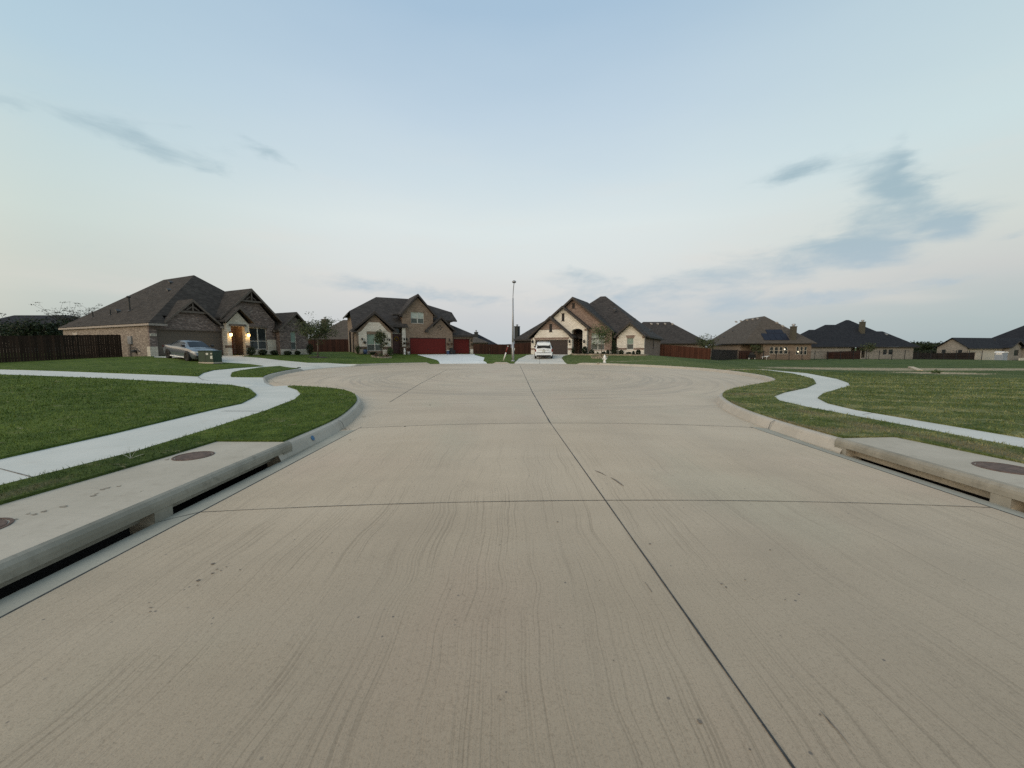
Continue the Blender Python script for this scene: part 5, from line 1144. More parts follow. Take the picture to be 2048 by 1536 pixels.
fence('dark red board fence behind the street lamp', [(-7.4, 67.5), (-3.7, 64), (-.1, 61), (3.4, 57.2)], 1.8, 'fence')
fence('rust coloured board fence right of the stone house', [(23.4, 61.2), (31.4, 60.9)], 1.86, 'fence3')
fence('short dark board fence left of the solar roof house', [(43.6, 74.2), (46.4, 74.6)], 1.7, 'fence')
fence('oblique dark board fence with pale posts in front of the near black roof', [(75.9, 84), (80.2, 101)], 1.83, 'fence', 2.4)
fence('oblique brown board fence with pale posts at the far right', [(98.4, 82), (109.6, 106)], 1.83, 'fence2', 2.4)
def iron(label, a, b, hgt, sp=.115, post=2.35, pr=.009):
    ang = math.atan2(b[1] - a[1], b[0] - a[0]); L = math.hypot(b[0] - a[0], b[1] - a[1]); z0 = h1(*a)
    t = thing('iron_fence', label, 'fence', (a[0], a[1], z0), ang)
    g = lambda s: float(H(a[0] + math.cos(ang) * s, a[1] + math.sin(ang) * s)[0]) - z0
    mb = MB(); n = int(L / sp)
    for i in range(n): s = i * sp; q = g(s); mb.box(s - pr, s + pr, -pr, pr, q + .06, q + hgt - .03)
    mb.build('pickets', 'iron', t, recalc=False)
    k = int(L / post); rl = MB()
    for i in range(k + 1):
        s = i * L / k; q = g(s); pm = MB(); pm.box(-.035, .035, -.035, .035, -.1, hgt + .05); pm.box(-.05, .05, -.05, .05, hgt + .05, hgt + .08); o = pm.build('post', 'iron', t); o.location = (s, 0, q)
        if i < k:
            s2 = (i + 1) * L / k; q2 = g(s2)
            for zz in (.15, hgt - .06, hgt - .28): rl.add([(s, -.018, q + zz), (s2, -.018, q2 + zz), (s2, .018, q2 + zz), (s, .018, q + zz), (s, -.018, q + zz + .035), (s2, -.018, q2 + zz + .035), (s2, .018, q2 + zz + .035), (s, .018, q + zz + .035)], [(0, 1, 5, 4), (3, 7, 6, 2), (4, 5, 6, 7), (0, 3, 2, 1)])
    rl.build('rail', 'iron', t, recalc=False)
iron('black iron fence running back from the rust board fence', (31.55, 61), (42.6, 73), 1.82, .085, 2.1, .014)
iron('long black iron fence across the far side of the field', (42.75, 73), (89, 73), 1.72, .16, 2.35, .0055)

# ------------------------------------------------------------------ trees and shrubs
def tree(name, label, x, y, ht, cr, cz, n, leafs, mat, bark='bark', limbs=14, tr=.05, spread=.35, group=None, flat=1.0, cat='tree', zb=None):
    z0 = h1(x, y) if zb is None else zb
    t = thing(name, label, cat, (x, y, z0 + .02), 0, group)
    tk = MB(); lean = random.uniform(-.05, .05)
    tk.tube([(0, 0, -.1), (lean, .02, ht * .35), (lean * 1.5, 0, ht * .65), (lean, 0, ht * .97)], [tr * 1.25, tr, tr * .7, tr * .2], 8)
    vs, fs, ts = [], [], []; pts = []
    for i in range(limbs):
        f = random.uniform(.0, 1); zb_ = cz - cr[1] * .9 + f * cr[1] * 1.3; zb_ = max(.25, min(zb_, ht * .95)); a = i * 2.4 + random.uniform(-.4, .4)
        L = cr[0] * random.uniform(.65, 1.08) * math.sqrt(max(.12, 1 - (f * .9) ** 2)); up = random.uniform(.35, .8)
        e = (math.cos(a) * L, math.sin(a) * L, zb_ + L * up); m_ = (e[0] * .5, e[1] * .5, zb_ + L * up * .35)
        tk.tube([(lean, 0, zb_), m_, e], [tr * .38, tr * .25, tr * .08], 5)
        for k in range(5):
            s = .35 + .65 * k / 4; p = np.array([lean + (e[0] - lean) * s, e[1] * s, zb_ + (e[2] - zb_) * (s ** 1.3)]); pts.append(p)
            if k in (2, 3) and leafs < .3:
                q = p + rng.normal(size=3) * cr[0] * .22; tk.tube([tuple(p), tuple(q)], [tr * .12, tr * .05], 4); pts.append(q)
    for p in [np.array([lean, 0, ht * .95]), np.array([lean, 0, ht])]: pts.append(p)
    per = max(3, n // len(pts))
    for p in pts: leafcloud(vs, fs, ts, p, (cr[0] * spread * random.uniform(.5, 1.2), cr[0] * spread * random.uniform(.5, 1.2), cr[1] * spread * random.uniform(.4, .9)), int(per * random.uniform(.4, 1.6)), leafs)
    tk.build('trunk', bark, t, True, recalc=False); leafmesh('crown', vs, fs, ts, mat, t); return t
def ring(name, label, x, y, r, mat, inner=None, hh=.12, n=22, stones=True, cat='edging', lab2=None):
    z0 = h1(x, y); t = thing(name, label, cat, (x, y, z0 + .03)); mb = MB()
    for k in range(n):
        a = 2 * PI * k / n; c, s = math.cos(a), math.sin(a); w_ = PI * r / n * random.uniform(.8, .97); hk = hh * random.uniform(.8, 1.15); zz = h1(x + r * c, y + r * s) - z0
        P4 = [(r - .08, -w_), (r + .08, -w_), (r + .08, w_), (r - .08, w_)]; vv = [(p * c - q * s, p * s + q * c, zz - .06) for p, q in P4] + [(p * c * .98 - q * s * .9, p * s * .98 + q * c * .9, zz + hk) for p, q in P4]
        mb.add(vv, [(4, 5, 6, 7), (0, 1, 5, 4), (1, 2, 6, 5), (2, 3, 7, 6), (3, 0, 4, 7)])
    if stones: mb.build('stone_ring', mat, t)
    if inner:
        q = MB(); nn = 28; o = [(0, 0, .05)] + [((r - .02) * math.cos(2 * PI * k / nn), (r - .02) * math.sin(2 * PI * k / nn), h1(x + r * math.cos(2 * PI * k / nn), y + r * math.sin(2 * PI * k / nn)) - z0 + .012) for k in range(nn)]
        q.add(o, [(0, 1 + k, 1 + (k + 1) % nn) for k in range(nn)]); q.build('mulch_bed', inner, t)
    return t
tx, ty = -19.15, 38.0
tree('young_tree', 'young olive green tree with thin pale trunk in a dark mulch circle', tx, ty, 3.5, (1.85, 1.25), 2.5, 5200, .07, 'l_olive', 'bark', 30, .055, .34)
ring('mulch_ring', 'dark mulch circle round the olive green young tree', tx, ty, .95, 'mulch', 'mulch', stones=False, cat='mulch')
tx, ty = at(763, 715)
tree('young_tree', 'small leafy tree in front of the two storey tan house window', tx, ty, 3.2, (.8, 1.25), 2.15, 2400, .06, 'l_olive', 'barkd', 26, .04, .36)
ring('flower_bed', 'low stone ring of wine red flowers under the small tree', tx, ty, 1.05, 'rock', 'mulch', .14, 20, cat='flower bed')
for (dx_, dy_, s, c, lab) in [(-.5, -.3, .32, 'l_wine', 'wine red flower clump at the left of the stone ring'), (.1, -.5, .3, 'l_olive', 'olive plant at the front of the stone ring'), (.6, -.2, .34, 'l_wine', 'wine red flower clump at the right of the stone ring')]:
    t = thing('flower_clump', lab, 'plant', (tx + dx_, ty + dy_, h1(tx, ty) + .03)); vs, fs, ts = [], [], []; leafcloud(vs, fs, ts, (0, 0, .2), (s, s, .26), 200, .045); leafmesh('foliage', vs, fs, ts, c, t)
t3x, t3y = at(1203, 716)
tree('young_tree', 'thin pale green sapling in a tan stone ring before the stone house', t3x, t3y, 3.7, (1.35, 1.5), 2.5, 2600, .06, 'l_green', 'bark', 28, .035, .34)
ring('stone_ring', 'tan stone edging ring round the pale green sapling', t3x - .25, t3y - .1, .85, 'rock', 'mulch', .16, 20)
tree('small_tree', 'small green tree rising behind the rust board fence', X_(1411, 67), 67, 4.2, (1.9, 1.8), 2.6, 1300, .12, 'l_olive', 'bark', 18, .06, .4)
tree('small_tree', 'small green tree in the yard of the solar roof house', X_(1507, 76), 75.6, 3.2, (1.6, 1.3), 2.1, 900, .1, 'l_olive', 'bark', 16, .05, .4) if False else None
tree('small_tree', 'small green tree between the iron fence and the porch of the solar roof house', 46.9, 75.0 - .9, 3.0, (1.3, 1.1), 2.0, 800, .1, 'l_olive', 'bark', 16, .05, .4)
tree('small_tree', 'small pale tree in front of the near black roof', X_(1738, 88), 88, 3.6, (1.5, 1.6), 2.5, 900, .12, 'l_olive', 'bark', 16, .05, .4)
tree('background_tree', 'feathery tree showing above the left house roof', X_(174, 62), 62, 5.0, (5.2, 1.3), 4.0, 5200, .075, 'l_dark', 'barkd', 44, .16, .12)
tree('background_tree', 'dense dark tree between the left fence and the left house', X_(86, 46), 46, 3.9, (2.9, 1.5), 2.2, 5200, .13, 'l_dark', 'barkd', 26, .14, .45)
tree('background_tree', 'low dark tree spreading above the left fence', X_(44, 48), 48, 3.2, (2.6, 1.1), 1.8, 3400, .13, 'l_dark', 'barkd', 20, .12, .45)
for i, (px_, Y, hh, cw, lab) in enumerate([(1826, 150, 4.3, 6, 'leftmost dark tree of the far right tree line'), (1845, 146, 4.6, 6.5, 'tallest dark tree of the far right tree line'), (1862, 152, 3.9, 6.5, 'middle dark tree of the far right tree line'), (1882, 149, 4.0, 6.5, 'dark tree just behind the far brown fence'), (1852, 138, 2.9, 5, 'low front bush tree of the far right tree line'), (1898, 155, 3.6, 6, 'rightmost dark tree behind the far pale gable')]):
    tree('background_tree', lab, X_(px_, Y), Y, hh + .6, (cw * .7, 2.3), 2.2, 2600, .34, 'l_dark', 'barkd', 22, .2, .5, 'trees of the far right tree line')

def shrub(label, x, y, rx, hz, n, mat, leaf=.05, grp=None, name='shrub', shell=.35, z=None, base=.0):
    z0 = (h1(x, y) + .03) if z is None else z
    t = thing(name, label, 'shrub', (x, y, z0), 0, grp); vs, fs, ts = [], [], []
    for k in range(5): leafcloud(vs, fs, ts, (random.uniform(-.3, .3) * rx, random.uniform(-.3, .3) * rx, base + hz * random.uniform(.45, .55)), (rx * .78, rx * .78, hz * .48), n * 3 // 5, leaf, shell)
    leafmesh('foliage', vs, fs, ts, mat, t); st_ = MB(); 
    for k in range(3): st_.tube([(0, 0, -.03), (random.uniform(-.1, .1), random.uniform(-.1, .1), hz * .5)], .015, 5)
    st_.build('stem', 'barkd', t); return t
for u, r, hh, lab in [(6.25, .42, .82, 'large dark round bush beside the lit stone porch'), (7.28, .42, .58, 'dark bush under the left half of the big front window'), (8.35, .38, .5, 'dark bush under the pale stone block'), (9.75, .36, .42, 'low dark bush at the left of the right gable'), (10.85, .3, .44, 'neat round dark bush under the small green window'), (12.2, .42, 1.25, 'tall dark rounded bush at the right corner of the brown house')]:
    p = H1.matrix_basis @ Vector((u, -1.55, 0)); shrub(lab, p.x, p.y, r, hh, 420, 'l_dark', .045, 'dark bushes along the brown brick house')
def spiky(label, x, y, hh, n=26, mat='l_dark', grp=None, w_=.05):
    t = thing('spiky_plant', label, 'plant', (x, y, h1(x, y) + .03), 0, grp); vs, fs, ts = [], [], []
    for i in range(n):
        a = random.uniform(0, 6.28); s = random.uniform(.3, 1); L = hh * random.uniform(.6, 1.1); c, q = math.cos(a), math.sin(a); r = L * s * .6; z = L * math.sqrt(max(.05, 1 - (s * .7) ** 2)); k = len(vs)
        vs += [(-q * w_ * .5, c * w_ * .5, .02), (q * w_ * .5, -c * w_ * .5, .02), (c * r * .6 + q * w_ * .5, q * r * .6 - c * w_ * .5, z * .72), (c * r * .6 - q * w_ * .5, q * r * .6 + c * w_ * .5, z * .72), (c * r, q * r, z)]
        fs += [(k, k + 1, k + 2, k + 3), (k + 3, k + 2, k + 4)]; ts += [random.random()] * 2
    leafmesh('leaves', vs, fs, ts, mat, t)
# planting bed of house 3
bed = thing('planting_bed', 'long stone edged planting bed in front of the stone house', 'flower bed', tuple(H3.matrix_basis @ Vector((0, 0, -.74)))[:2] + (0,), R(-27))
em = MB(); edge = [(5.4, -.6), (5.7, -1.4), (6.6, -1.9), (9, -2.0), (12, -2.0), (13.4, -1.9), (14.3, -1.2), (14.5, -.2)]; q = resample(edge, .42)
for i in range(len(q) - 1):
    a = q[i]; b = q[i + 1]; wa = H3.matrix_basis @ Vector((a[0], a[1], 0)); zz = h1(wa.x, wa.y); d = (b - a); d /= np.linalg.norm(d); nn = np.array([-d[1], d[0]]) * .09
    P4 = [a - nn, b - nn - d * .02, b + nn - d * .02, a + nn]; hk = random.uniform(.17, .23)
    em.add([(p[0], p[1], zz - .05) for p in P4] + [(p[0], p[1], zz + hk) for p in P4], [(4, 5, 6, 7), (0, 1, 5, 4), (1, 2, 6, 5), (2, 3, 7, 6), (3, 0, 4, 7)])
em.build('stone_edging', 'rock', bed)
ms_ = MB(); pl = [tuple(p) for p in q] + [(13.9, .4), (10.9, .4), (10.7, 2.2), (9.9, 1.0), (7.1, 1.0), (6.9, .5), (5.4, .0)]
def zb3(u, v): w_ = H3.matrix_basis @ Vector((u, v, 0)); return h1(w_.x, w_.y) + .13
tri = tessellate_polygon([[Vector((p[0], p[1], 0)) for p in pl]]); ms_.add([(p[0], p[1], zb3(*p)) for p in pl], [tuple(k) for k in tri]); ms_.build('mulch', 'mulch', bed)
def P3(u, v): w_ = H3.matrix_basis @ Vector((u, v, 0)); return (w_.x, w_.y)
g3 = 'plants in the bed of the stone house'
spiky('spiky dark plant at the left edge of the stone house entry', *P3(5.55, -.9), 1.15, 40, grp=g3)
shrub('tall dark bush just right of the arched entry', *P3(7.2, -1.0), .42, 1.1, 420, 'l_dark', .06, g3)
shrub('dark bush beside the left end of the large window', *P3(8.0, -1.1), .4, .68, 300, 'l_dark', .05, g3)
spiky('low spiky plant under the large window', *P3(8.8, -1.2), .5, 26, 'l_green', g3)
shrub('low dark bush under the right end of the large window', *P3(9.55, -1.2), .26, .42, 200, 'l_dark', .05, g3)
shrub('small upright dark bush left of the cone shaped evergreen', *P3(10.05, -1.1), .24, .62, 220, 'l_dark', .05, g3)
t = thing('evergreen_shrub', 'cone shaped dark evergreen between the two stone gables', 'shrub', (*P3(10.75, -.9), h1(*P3(10.75, -.9)) + .1)); vs, fs, ts = [], [], []
for k in range(9): f = k / 8; leafcloud(vs, fs, ts, (0, 0, .15 + 1.45 * f), (.6 * (1 - f) + .1, .6 * (1 - f) + .1, .2), int(240 * (1.15 - f)), .055)
leafmesh('foliage', vs, fs, ts, 'l_dark', t); a = MB(); a.tube([(0, 0, -.1), (0, 0, 1.5)], .02, 5); a.build('stem', 'barkd', t)
shrub('dark bush under the left side of the stone gable', *P3(11.6, -1.1), .34, .62, 280, 'l_dark', .05, g3)
shrub('low dark bush below the small green window of the stone house', *P3(12.5, -1.2), .36, .38, 220, 'l_dark', .05, g3)
shrub('narrow dark bush right of the small green window', *P3(13.0, -1.1), .2, .52, 200, 'l_dark', .05, g3)
shrub('dark bush at the right corner of the stone gable', *P3(13.65, -1.1), .36, .68, 300, 'l_dark', .05, g3)
def P2(u, v): w_ = H2.matrix_basis @ Vector((u, v, 0)); return (w_.x, w_.y)
spiky('leaning spiky plant at the left corner of the two storey house', *P2(-6.35, -2.3), 1.25, 26, 'l_olive', None, .09)
shrub('round green bush left of the dark red front door', *P2(-2.75, -2.1), .42, .95, 380, 'l_green', .05)
shrub('low dark bush under the big window of the two storey house', *P2(-4.6, -2.1), .4, .35, 220, 'l_dark', .05)
t = thing('garden_pot', 'dark blue garden pot under the left stone of the tan house', 'pot', (*P2(-5.5, -2.0), h1(*P2(-5.5, -2.0)) + .03)); a = MB(); a.lathe([(.14, 0), (.24, .3), (.2, .55), (.17, .56)], 14); a.build('pot', 'bluebin', t, True); vs, fs, ts = [], [], []; leafcloud(vs, fs, ts, (0, 0, .62), (.2, .2, .16), 80, .05); leafmesh('foliage', vs, fs, ts, 'l_olive', t)
t = thing('garden_boulder', 'pale rounded boulder left of the blue pot', 'boulder', (*P2(-6.0, -1.95), h1(*P2(-6.0, -1.95)) + .02)); a = MB()
a.lathe([(.3, 0), (.36, .2), (.3, .42), (.14, .55), (.01, .58)], 9); a.build('stone', 'rock', t, True)

# ------------------------------------------------------------------ cars
def car(name, label, loc, rz, T, paint, wheels, wr, glass_side, wind, rear, extra):
    """T: stations (x, zbottom, half width, zbelt, ztop, half width of top)"""
    t = thing(name, label, 'car', loc, rz)
    def sec(r):
        x, zb, w_, zl, zt, wt = r
        return [(x, 0, zb), (x, w_ * .88, zb), (x, w_ * .97, zb + .12), (x, w_, (zb + zl) * .5), (x, w_ * .985, zl - .10), (x, w_ * .95, zl), (x, wt * 1.0, zt - .07 if zt - zl > .12 else zl + (zt - zl) * .5), (x, wt * .86, zt - .01), (x, 0, zt + .015)]
    ss = []
    for r in T: h_ = sec(r); ss.append(h_ + [(p[0], -p[1], p[2]) for p in reversed(h_[1:-1])])
    n = len(ss[0]); mb = MB(); mb.add([p for s in ss for p in s], [(i * n + k, i * n + (k + 1) % n, (i + 1) * n + (k + 1) % n, (i + 1) * n + k) for i in range(len(ss) - 1) for k in range(n)] + [tuple(range(n)), tuple((len(ss) - 1) * n + k for k in range(n))])
    b = mb.build('body', paint, t, True)
    md = b.modifiers.new('edge', 'EDGE_SPLIT'); md.split_angle = R(42)
    def S(x):
        for a, c in zip(T[:-1], T[1:]):
            if a[0] <= x <= c[0]: f = (x - a[0]) / (c[0] - a[0]); return sec(tuple(p + (q - p) * f for p, q in zip(a, c)))
    for (x0, x1) in glass_side:
        for s in (1, -1):
            g = MB(); k = 5; vs = []
            for i in range(k):
                c = S(x0 + (x1 - x0) * i / (k - 1)); lo, hi = Vector(c[5]), Vector(c[6])
                for f in (.10, .93): p = lo.lerp(hi, f); vs.append((p.x, s * (p.y + .012), p.z + .004))
            g.add(vs, [(2 * i, 2 * i + 2, 2 * i + 3, 2 * i + 1) for i in range(k - 1)]); g.build('side_window', 'carglass', t, recalc=False)
    for nm, (x0, x1, f0, f1) in (('windshield', wind), ('rear_window', rear)):
        g = MB(); vs = []; a, c = S(x0), S(x1)
        for f in (f0, .5, f1):
            for j, y in ((6, 1), (7, 1), (8, 0), (7, -1), (6, -1)):
                p = Vector(a[j]).lerp(Vector(c[j]), f); yy = p.y * (.93 if j == 6 else 1); nx = (c[8][2] - a[8][2]); nz_ = (x1 - x0); L = math.hypot(nx, nz_) + 1e-6; sg = -1 if nx * 1 > 0 else 1
                vs.append((p.x - nx / L * .02, yy * y, p.z + abs(nz_) / L * .02))
        g.add(vs, [(5 * i + k, 5 * i + k + 1, 5 * i + 5 + k + 1, 5 * i + 5 + k) for i in range(2) for k in range(4)]); g.build(nm, 'carglass', t)
    for (x, y) in wheels:
        for s in (1, -1):
            a = MB(); a.lathe([(wr * 1.12, 0), (wr * 1.12, .02), (.01, .02)], 24); o = a.build('wheel_arch', 'black', t); o.location = (x, s * (y + .005), wr * 1.05); o.rotation_euler = (-s * PI / 2, 0, 0)
            a = MB(); a.lathe([(wr * .62, -.2), (wr * .96, -.2), (wr, -.16), (wr, -.02), (wr * .94, .025), (wr * .68, .03), (wr * .66, .005), (wr * .62, 0)], 28); wh = a.build('wheel', 'tyre', t, True); wh.location = (x, s * (y + .02), wr); wh.rotation_euler = (-s * PI / 2, 0, 0)
            r_ = MB(); r_.lathe([(wr * .66, -.02), (wr * .66, .004), (wr * .60, .006), (wr * .58, -.015), (.01, -.015)], 24); r_.lathe([(wr * .14, -.015), (wr * .14, .012), (.01, .015)], 12)
            for k in range(5): a_ = 2 * PI * k / 5; c, q = math.cos(a_), math.sin(a_); w_ = wr * .07; L = wr * .6; r_.add([(-q * w_, c * w_, .008), (q * w_, -c * w_, .008), (c * L + q * w_ * 1.5, q * L - c * w_ * 1.5, .004), (c * L - q * w_ * 1.5, q * L + c * w_ * 1.5, .004)], [(0, 1, 2, 3)])
            r_.build('rim', 'rim', wh, recalc=False)
    extra(t); return t
def plate(t, x, z, y=0., s=1):
    a = MB(); a.box(x, x + .012 * s, y - .16, y + .16, z - .08, z + .08) if s > 0 else a.box(x + .012 * s, x, y - .16, y + .16, z - .08, z + .08); p_ = a.build('licence_plate', 'label', t)
def sedan_extra(t):
    for s in (1, -1):
        a = MB(); a.prismz([(1.95, s * .93), (2.28, s * .84), (2.44, s * .55), (2.40, s * .50), (2.2, s * .70), (1.95, s * .86)][::s], .655, .74); a.build('headlight', 'lens', t)
        a = MB(); a.prism([(.98, 1.0), (1.02, 1.12), (.86, 1.15), (.80, 1.03)], s * .93 - .09, s * .93 + .09); a.build('side_mirror', 'black', t)
        a = MB(); a.prismz([(-2.2, s * .93), (-2.43, s * .8), (-2.46, s * .45), (-2.40, s * .45), (-2.2, s * .88)][::-s], .82, .93); a.build('tail_light', 'tail', t)
        a = MB(); a.box(-1.0, 1.05, s * .955 - .02, s * .955 + .02, .22, .30); a.build('sill', 'lens', t)
        a = MB(); a.box(2.30, 2.45, s * .72 - .12, s * .72 + .12, .34, .43); a.build('fog_light', 'black', t)
    a = MB(); a.prism([(2.38, .70), (2.47, .66), (2.475, .58), (2.44, .55), (2.38, .55)], -.62, .62); a.box(2.40, 2.462, -.55, .55, .32, .48); g = a.build('grille', 'black', t)
    a = MB(); a.box(2.476, 2.485, -.07, .07, .595, .665); a.build('badge', 'lens', g); plate(t, 2.463, .47)
Ts = [(-2.44, .42, .62, .70, .86, .5), (-2.38, .30, .80, .90, .99, .62), (-2.2, .24, .88, .97, 1.05, .68), (-1.75, .21, .925, .98, 1.09, .66), (-1.3, .2, .93, .965, 1.25, .60), (-.8, .19, .93, .95, 1.395, .56), (-.3, .19, .93, .94, 1.44, .57), (.25, .19, .93, .935, 1.43, .57), (.55, .19, .93, .93, 1.35, .58), (.9, .19, .93, .925, 1.17, .62), (1.22, .19, .93, .915, 1.0, .70), (1.6, .2, .92, .87, .945, .72), (2.0, .2, .91, .79, .87, .68), (2.25, .22, .87, .71, .78, .62), (2.40, .26, .78, .60, .68, .52), (2.45, .34, .66, .50, .58, .45)]
sx, sy = -24.4, 29.4
sedan = car('sedan', 'silver grey four door car parked on the left driveway', (sx, sy, h1(sx, sy) + .0), R(-27), Ts, 'silver', [(-1.42, .93), (1.41, .93)], .335, [(-1.35, -.28), (-.2, .78)], (.5, 1.22, .06, .96), (-1.75, -.8, .1, .92), sedan_extra)
zf = h1(sx + 1.41 * math.cos(R(27)), sy - 1.41 * math.sin(R(27))); zr = h1(sx - 1.42 * math.cos(R(27)), sy + 1.42 * math.sin(R(27)))
sedan.rotation_euler = (0, math.atan2(zr - zf, 2.83), R(-27)); sedan.location.z = (zf + zr) / 2 + .01
def suv_extra(t):
    for s in (1, -1):
        a = MB(); a.box(-2.56, -2.30, s * .93 - .075, s * .93 + .075, .84, 1.14); a.build('tail_light', 'tail', t)
        a = MB(); a.box(.95, 1.08, s * 1.06 - .09, s * 1.06 + .09, 1.14, 1.30); a.build('side_mirror', 'black', t)
        a = MB(); a.tube([(-1.9, s * .66, 1.88), (-1.7, s * .66, 1.93), (.1, s * .66, 1.93), (.3, s * .66, 1.87)], .022, 6); a.build('roof_rail', 'grey', t)
        a = MB(); a.box(-2.5, -2.4, s * .72 - .14, s * .72 + .14, .42, .5); a.build('reflector', 'tail', t)
        a = MB(); a.box(2.3, 2.53, s * .82 - .16, s * .82 + .16, .78, .95); a.build('headlight', 'lens', t)
    a = MB(); a.box(-2.60, -2.5, -.88, .88, .46, .68); a.build('rear_bumper', 'suv', t); a = MB(); a.box(-2.57, -2.5, -.80, .80, .69, .74); a.box(-2.56, -2.46, -.8, .8, .30, .45); a.build('bumper_step', 'black', t)
    a = MB(); a.box(-2.575, -2.55, -.62, .62, 1.02, 1.06); a.build('tailgate_trim', 'grey', t); plate(t, -2.57, .90, 0, -1)
    a = MB(); a.box(-2.572, -2.56, -.07, .07, 1.10, 1.15); a.build('badge', 'bluebin', t); a = MB(); a.box(-2.32, -2.1, -.62, .62, 1.865, 1.9); a.build('roof_spoiler', 'suv', t)
    a = MB(); a.box(2.45, 2.52, -.6, .6, .6, .9); a.build('grille', 'black', t)
    g = MB(); g.add([(-2.545, -.80, 1.18), (-2.545, .80, 1.18), (-2.40, .70, 1.70), (-2.40, -.70, 1.70)], [(0, 1, 2, 3)]); g.build('tailgate_window', 'carglass', t, recalc=False)
Tv = [(-2.55, .42, .94, 1.14, 1.17, .86), (-2.52, .34, .98, 1.15, 1.25, .84), (-2.38, .30, 1.0, 1.15, 1.80, .74), (-2.25, .28, 1.0, 1.15, 1.86, .74), (-1.0, .28, 1.005, 1.14, 1.88, .74), (.1, .28, 1.005, 1.13, 1.86, .74), (.4, .28, 1.005, 1.12, 1.78, .74), (.9, .28, 1.0, 1.12, 1.42, .78), (1.15, .28, 1.0, 1.12, 1.20, .82), (1.7, .3, 1.0, 1.08, 1.15, .84), (2.3, .32, .97, 1.02, 1.08, .80), (2.48, .4, .88, .9, .98, .7), (2.52, .5, .8, .8, .86, .6)]
vx, vy = 3.75, 46.0
ang = R(90 - 4)
suv = car('suv', 'white suv parked before the dark brown garage door, seen from behind', (vx, vy, h1(vx, vy)), ang, Tv, 'suv', [(-1.55, .99), (1.5, .99)], .39, [(-2.2, -1.3), (-1.2, -.3), (-.2, .75)], (.4, 1.15, .08, .95), (-2.52, -2.38, .05, .1), suv_extra)
zf = h1(vx + 1.5 * math.cos(ang), vy + 1.5 * math.sin(ang)); zr = h1(vx - 1.55 * math.cos(ang), vy - 1.55 * math.sin(ang)); suv.rotation_euler = (0, math.atan2(zr - zf, 3.05), ang); suv.location.z = (zf + zr) / 2 + .01

# ------------------------------------------------------------------ street furniture
lx, ly = .1, 40.7
t = thing('street_lamp', 'tall grey street lamp on the grass between two driveways', 'street lamp', (lx, ly, h1(lx, ly) + .03)); a = MB(); a.tube([(0, 0, -.2), (0, 0, 2.0)], [.135, .12], 14); a.tube([(0, 0, 2.0), (0, 0, 6.55)], [.12, .065], 14); a.build('pole', 'grey', t, True)
a = MB(); a.lathe([(.22, 0), (.22, .05), (.15, .09), (.14, .12)], 16); a.build('base_flange', 'grey', t); a = MB(); a.tube([(0, 0, 6.5), (.01, -.1, 6.9), (.05, -.5, 7.5), (.1, -1.1, 7.85), (.11, -1.5, 7.92)], .035, 8); a.build('arm', 'grey', t, True)
a = MB(); a.lathe([(.01, .16), (.1, .14), (.19, .06), (.21, 0), (.19, -.04)], 14, (.11, -1.75, 7.93)); hd_ = a.build('lamp_head', 'grey', t, True); a = MB(); a.lathe([(.18, -.04), (.14, -.1), (.01, -.13)], 14, (.11, -1.75, 7.93)); a.build('lens', 'greydark', hd_, True)
a = MB(); a.box(.14, .2, -.07, .07, 1.15, 1.4); a.build('access_cover', 'label', t)
t = thing('marker_post', 'leaning white post with red top on the grass left of the lamp', 'marker post', (-.92, 41.6, h1(-.92, 41.6)), 0); t.rotation_euler = (R(4), R(17), 0)
a = MB(); a.tube([(0, 0, 0), (0, 0, .95)], .065, 10); a.build('post', 'white', t, True); a = MB(); a.tube([(0, 0, .951), (0, 0, 1.6)], .066, 10); a.build('red_band', 'red', t, True); a = MB(); a.lathe([(.067, 0), (.075, .05), (.05, .1), (.01, .11)], 10, (0, 0, 1.6)); a.build('cap', 'label', t, True)
hx, hy = 8.9, 37.0
t = thing('fire_hydrant', 'white fire hydrant on a small pad at the far kerb', 'hydrant', (hx, hy, h1(hx, hy) + .03)); t.scale = (1.05, 1.05, 1.05)
a = MB(); a.lathe([(.17, 0), (.17, .035), (.11, .04), (.105, .40), (.15, .41), (.15, .45), (.115, .46), (.115, .50), (.13, .52), (.10, .62), (.05, .68), (.035, .69), (.035, .74), (.01, .75)], 16); a.build('barrel', 'white', t, True)
for s in (-1, 1): a = MB(); a.tube([(s * .09, 0, .42 if 0 else .36), (s * .17, 0, .36)], .055, 10); a.tube([(s * .17, 0, .36), (s * .20, 0, .36)], .07, 6); a.build('side_nozzle', 'white', t)
a = MB(); a.tube([(0, -.09, .33), (0, -.17, .33)], .07, 12); a.tube([(0, -.17, .33), (0, -.2, .33)], .085, 6); a.build('front_nozzle', 'white', t)
a = MB(); a.box(-.7, .75, -.18, .3, -.06, .0); a.build('pad', 'curb', t)
gx, gy = -21.3, 27.2
t = thing('transformer_box', 'dark green utility box on the lawn in front of the silver car', 'utility box', (gx, gy, h1(gx, gy) + .03), R(-10)); t.scale = (.86, .86, .97)
a = MB(); a.box(-.72, .72, -.42, .42, 0, .1); a.build('base', 'inlet', t)
a = MB(); a.prism([(-.70, .101), (.70, .101), (.70, .86), (-.70, .86)], -.40, .40); a.build('cabinet', 'green', t, bevel=.02); a = MB(); a.prism([(-.74, .862), (.74, .862), (.70, .93), (-.70, .93)], -.44, .44); a.build('lid', 'green', t, bevel=.015)
for (x0, x1, z0, z1, m_) in [(.05, .27, .62, .76, 'label'), (.45, .66, .34, .56, 'label'), (.50, .62, .66, .76, 'label')]: a = MB(); a.box(x0, x1, -.412, -.402, z0, z1); a.build('sticker', m_, t)
a = MB(); a.box(-.01, .01, -.405, -.4, .12, .84); a.build('door_gap', 'black', t)
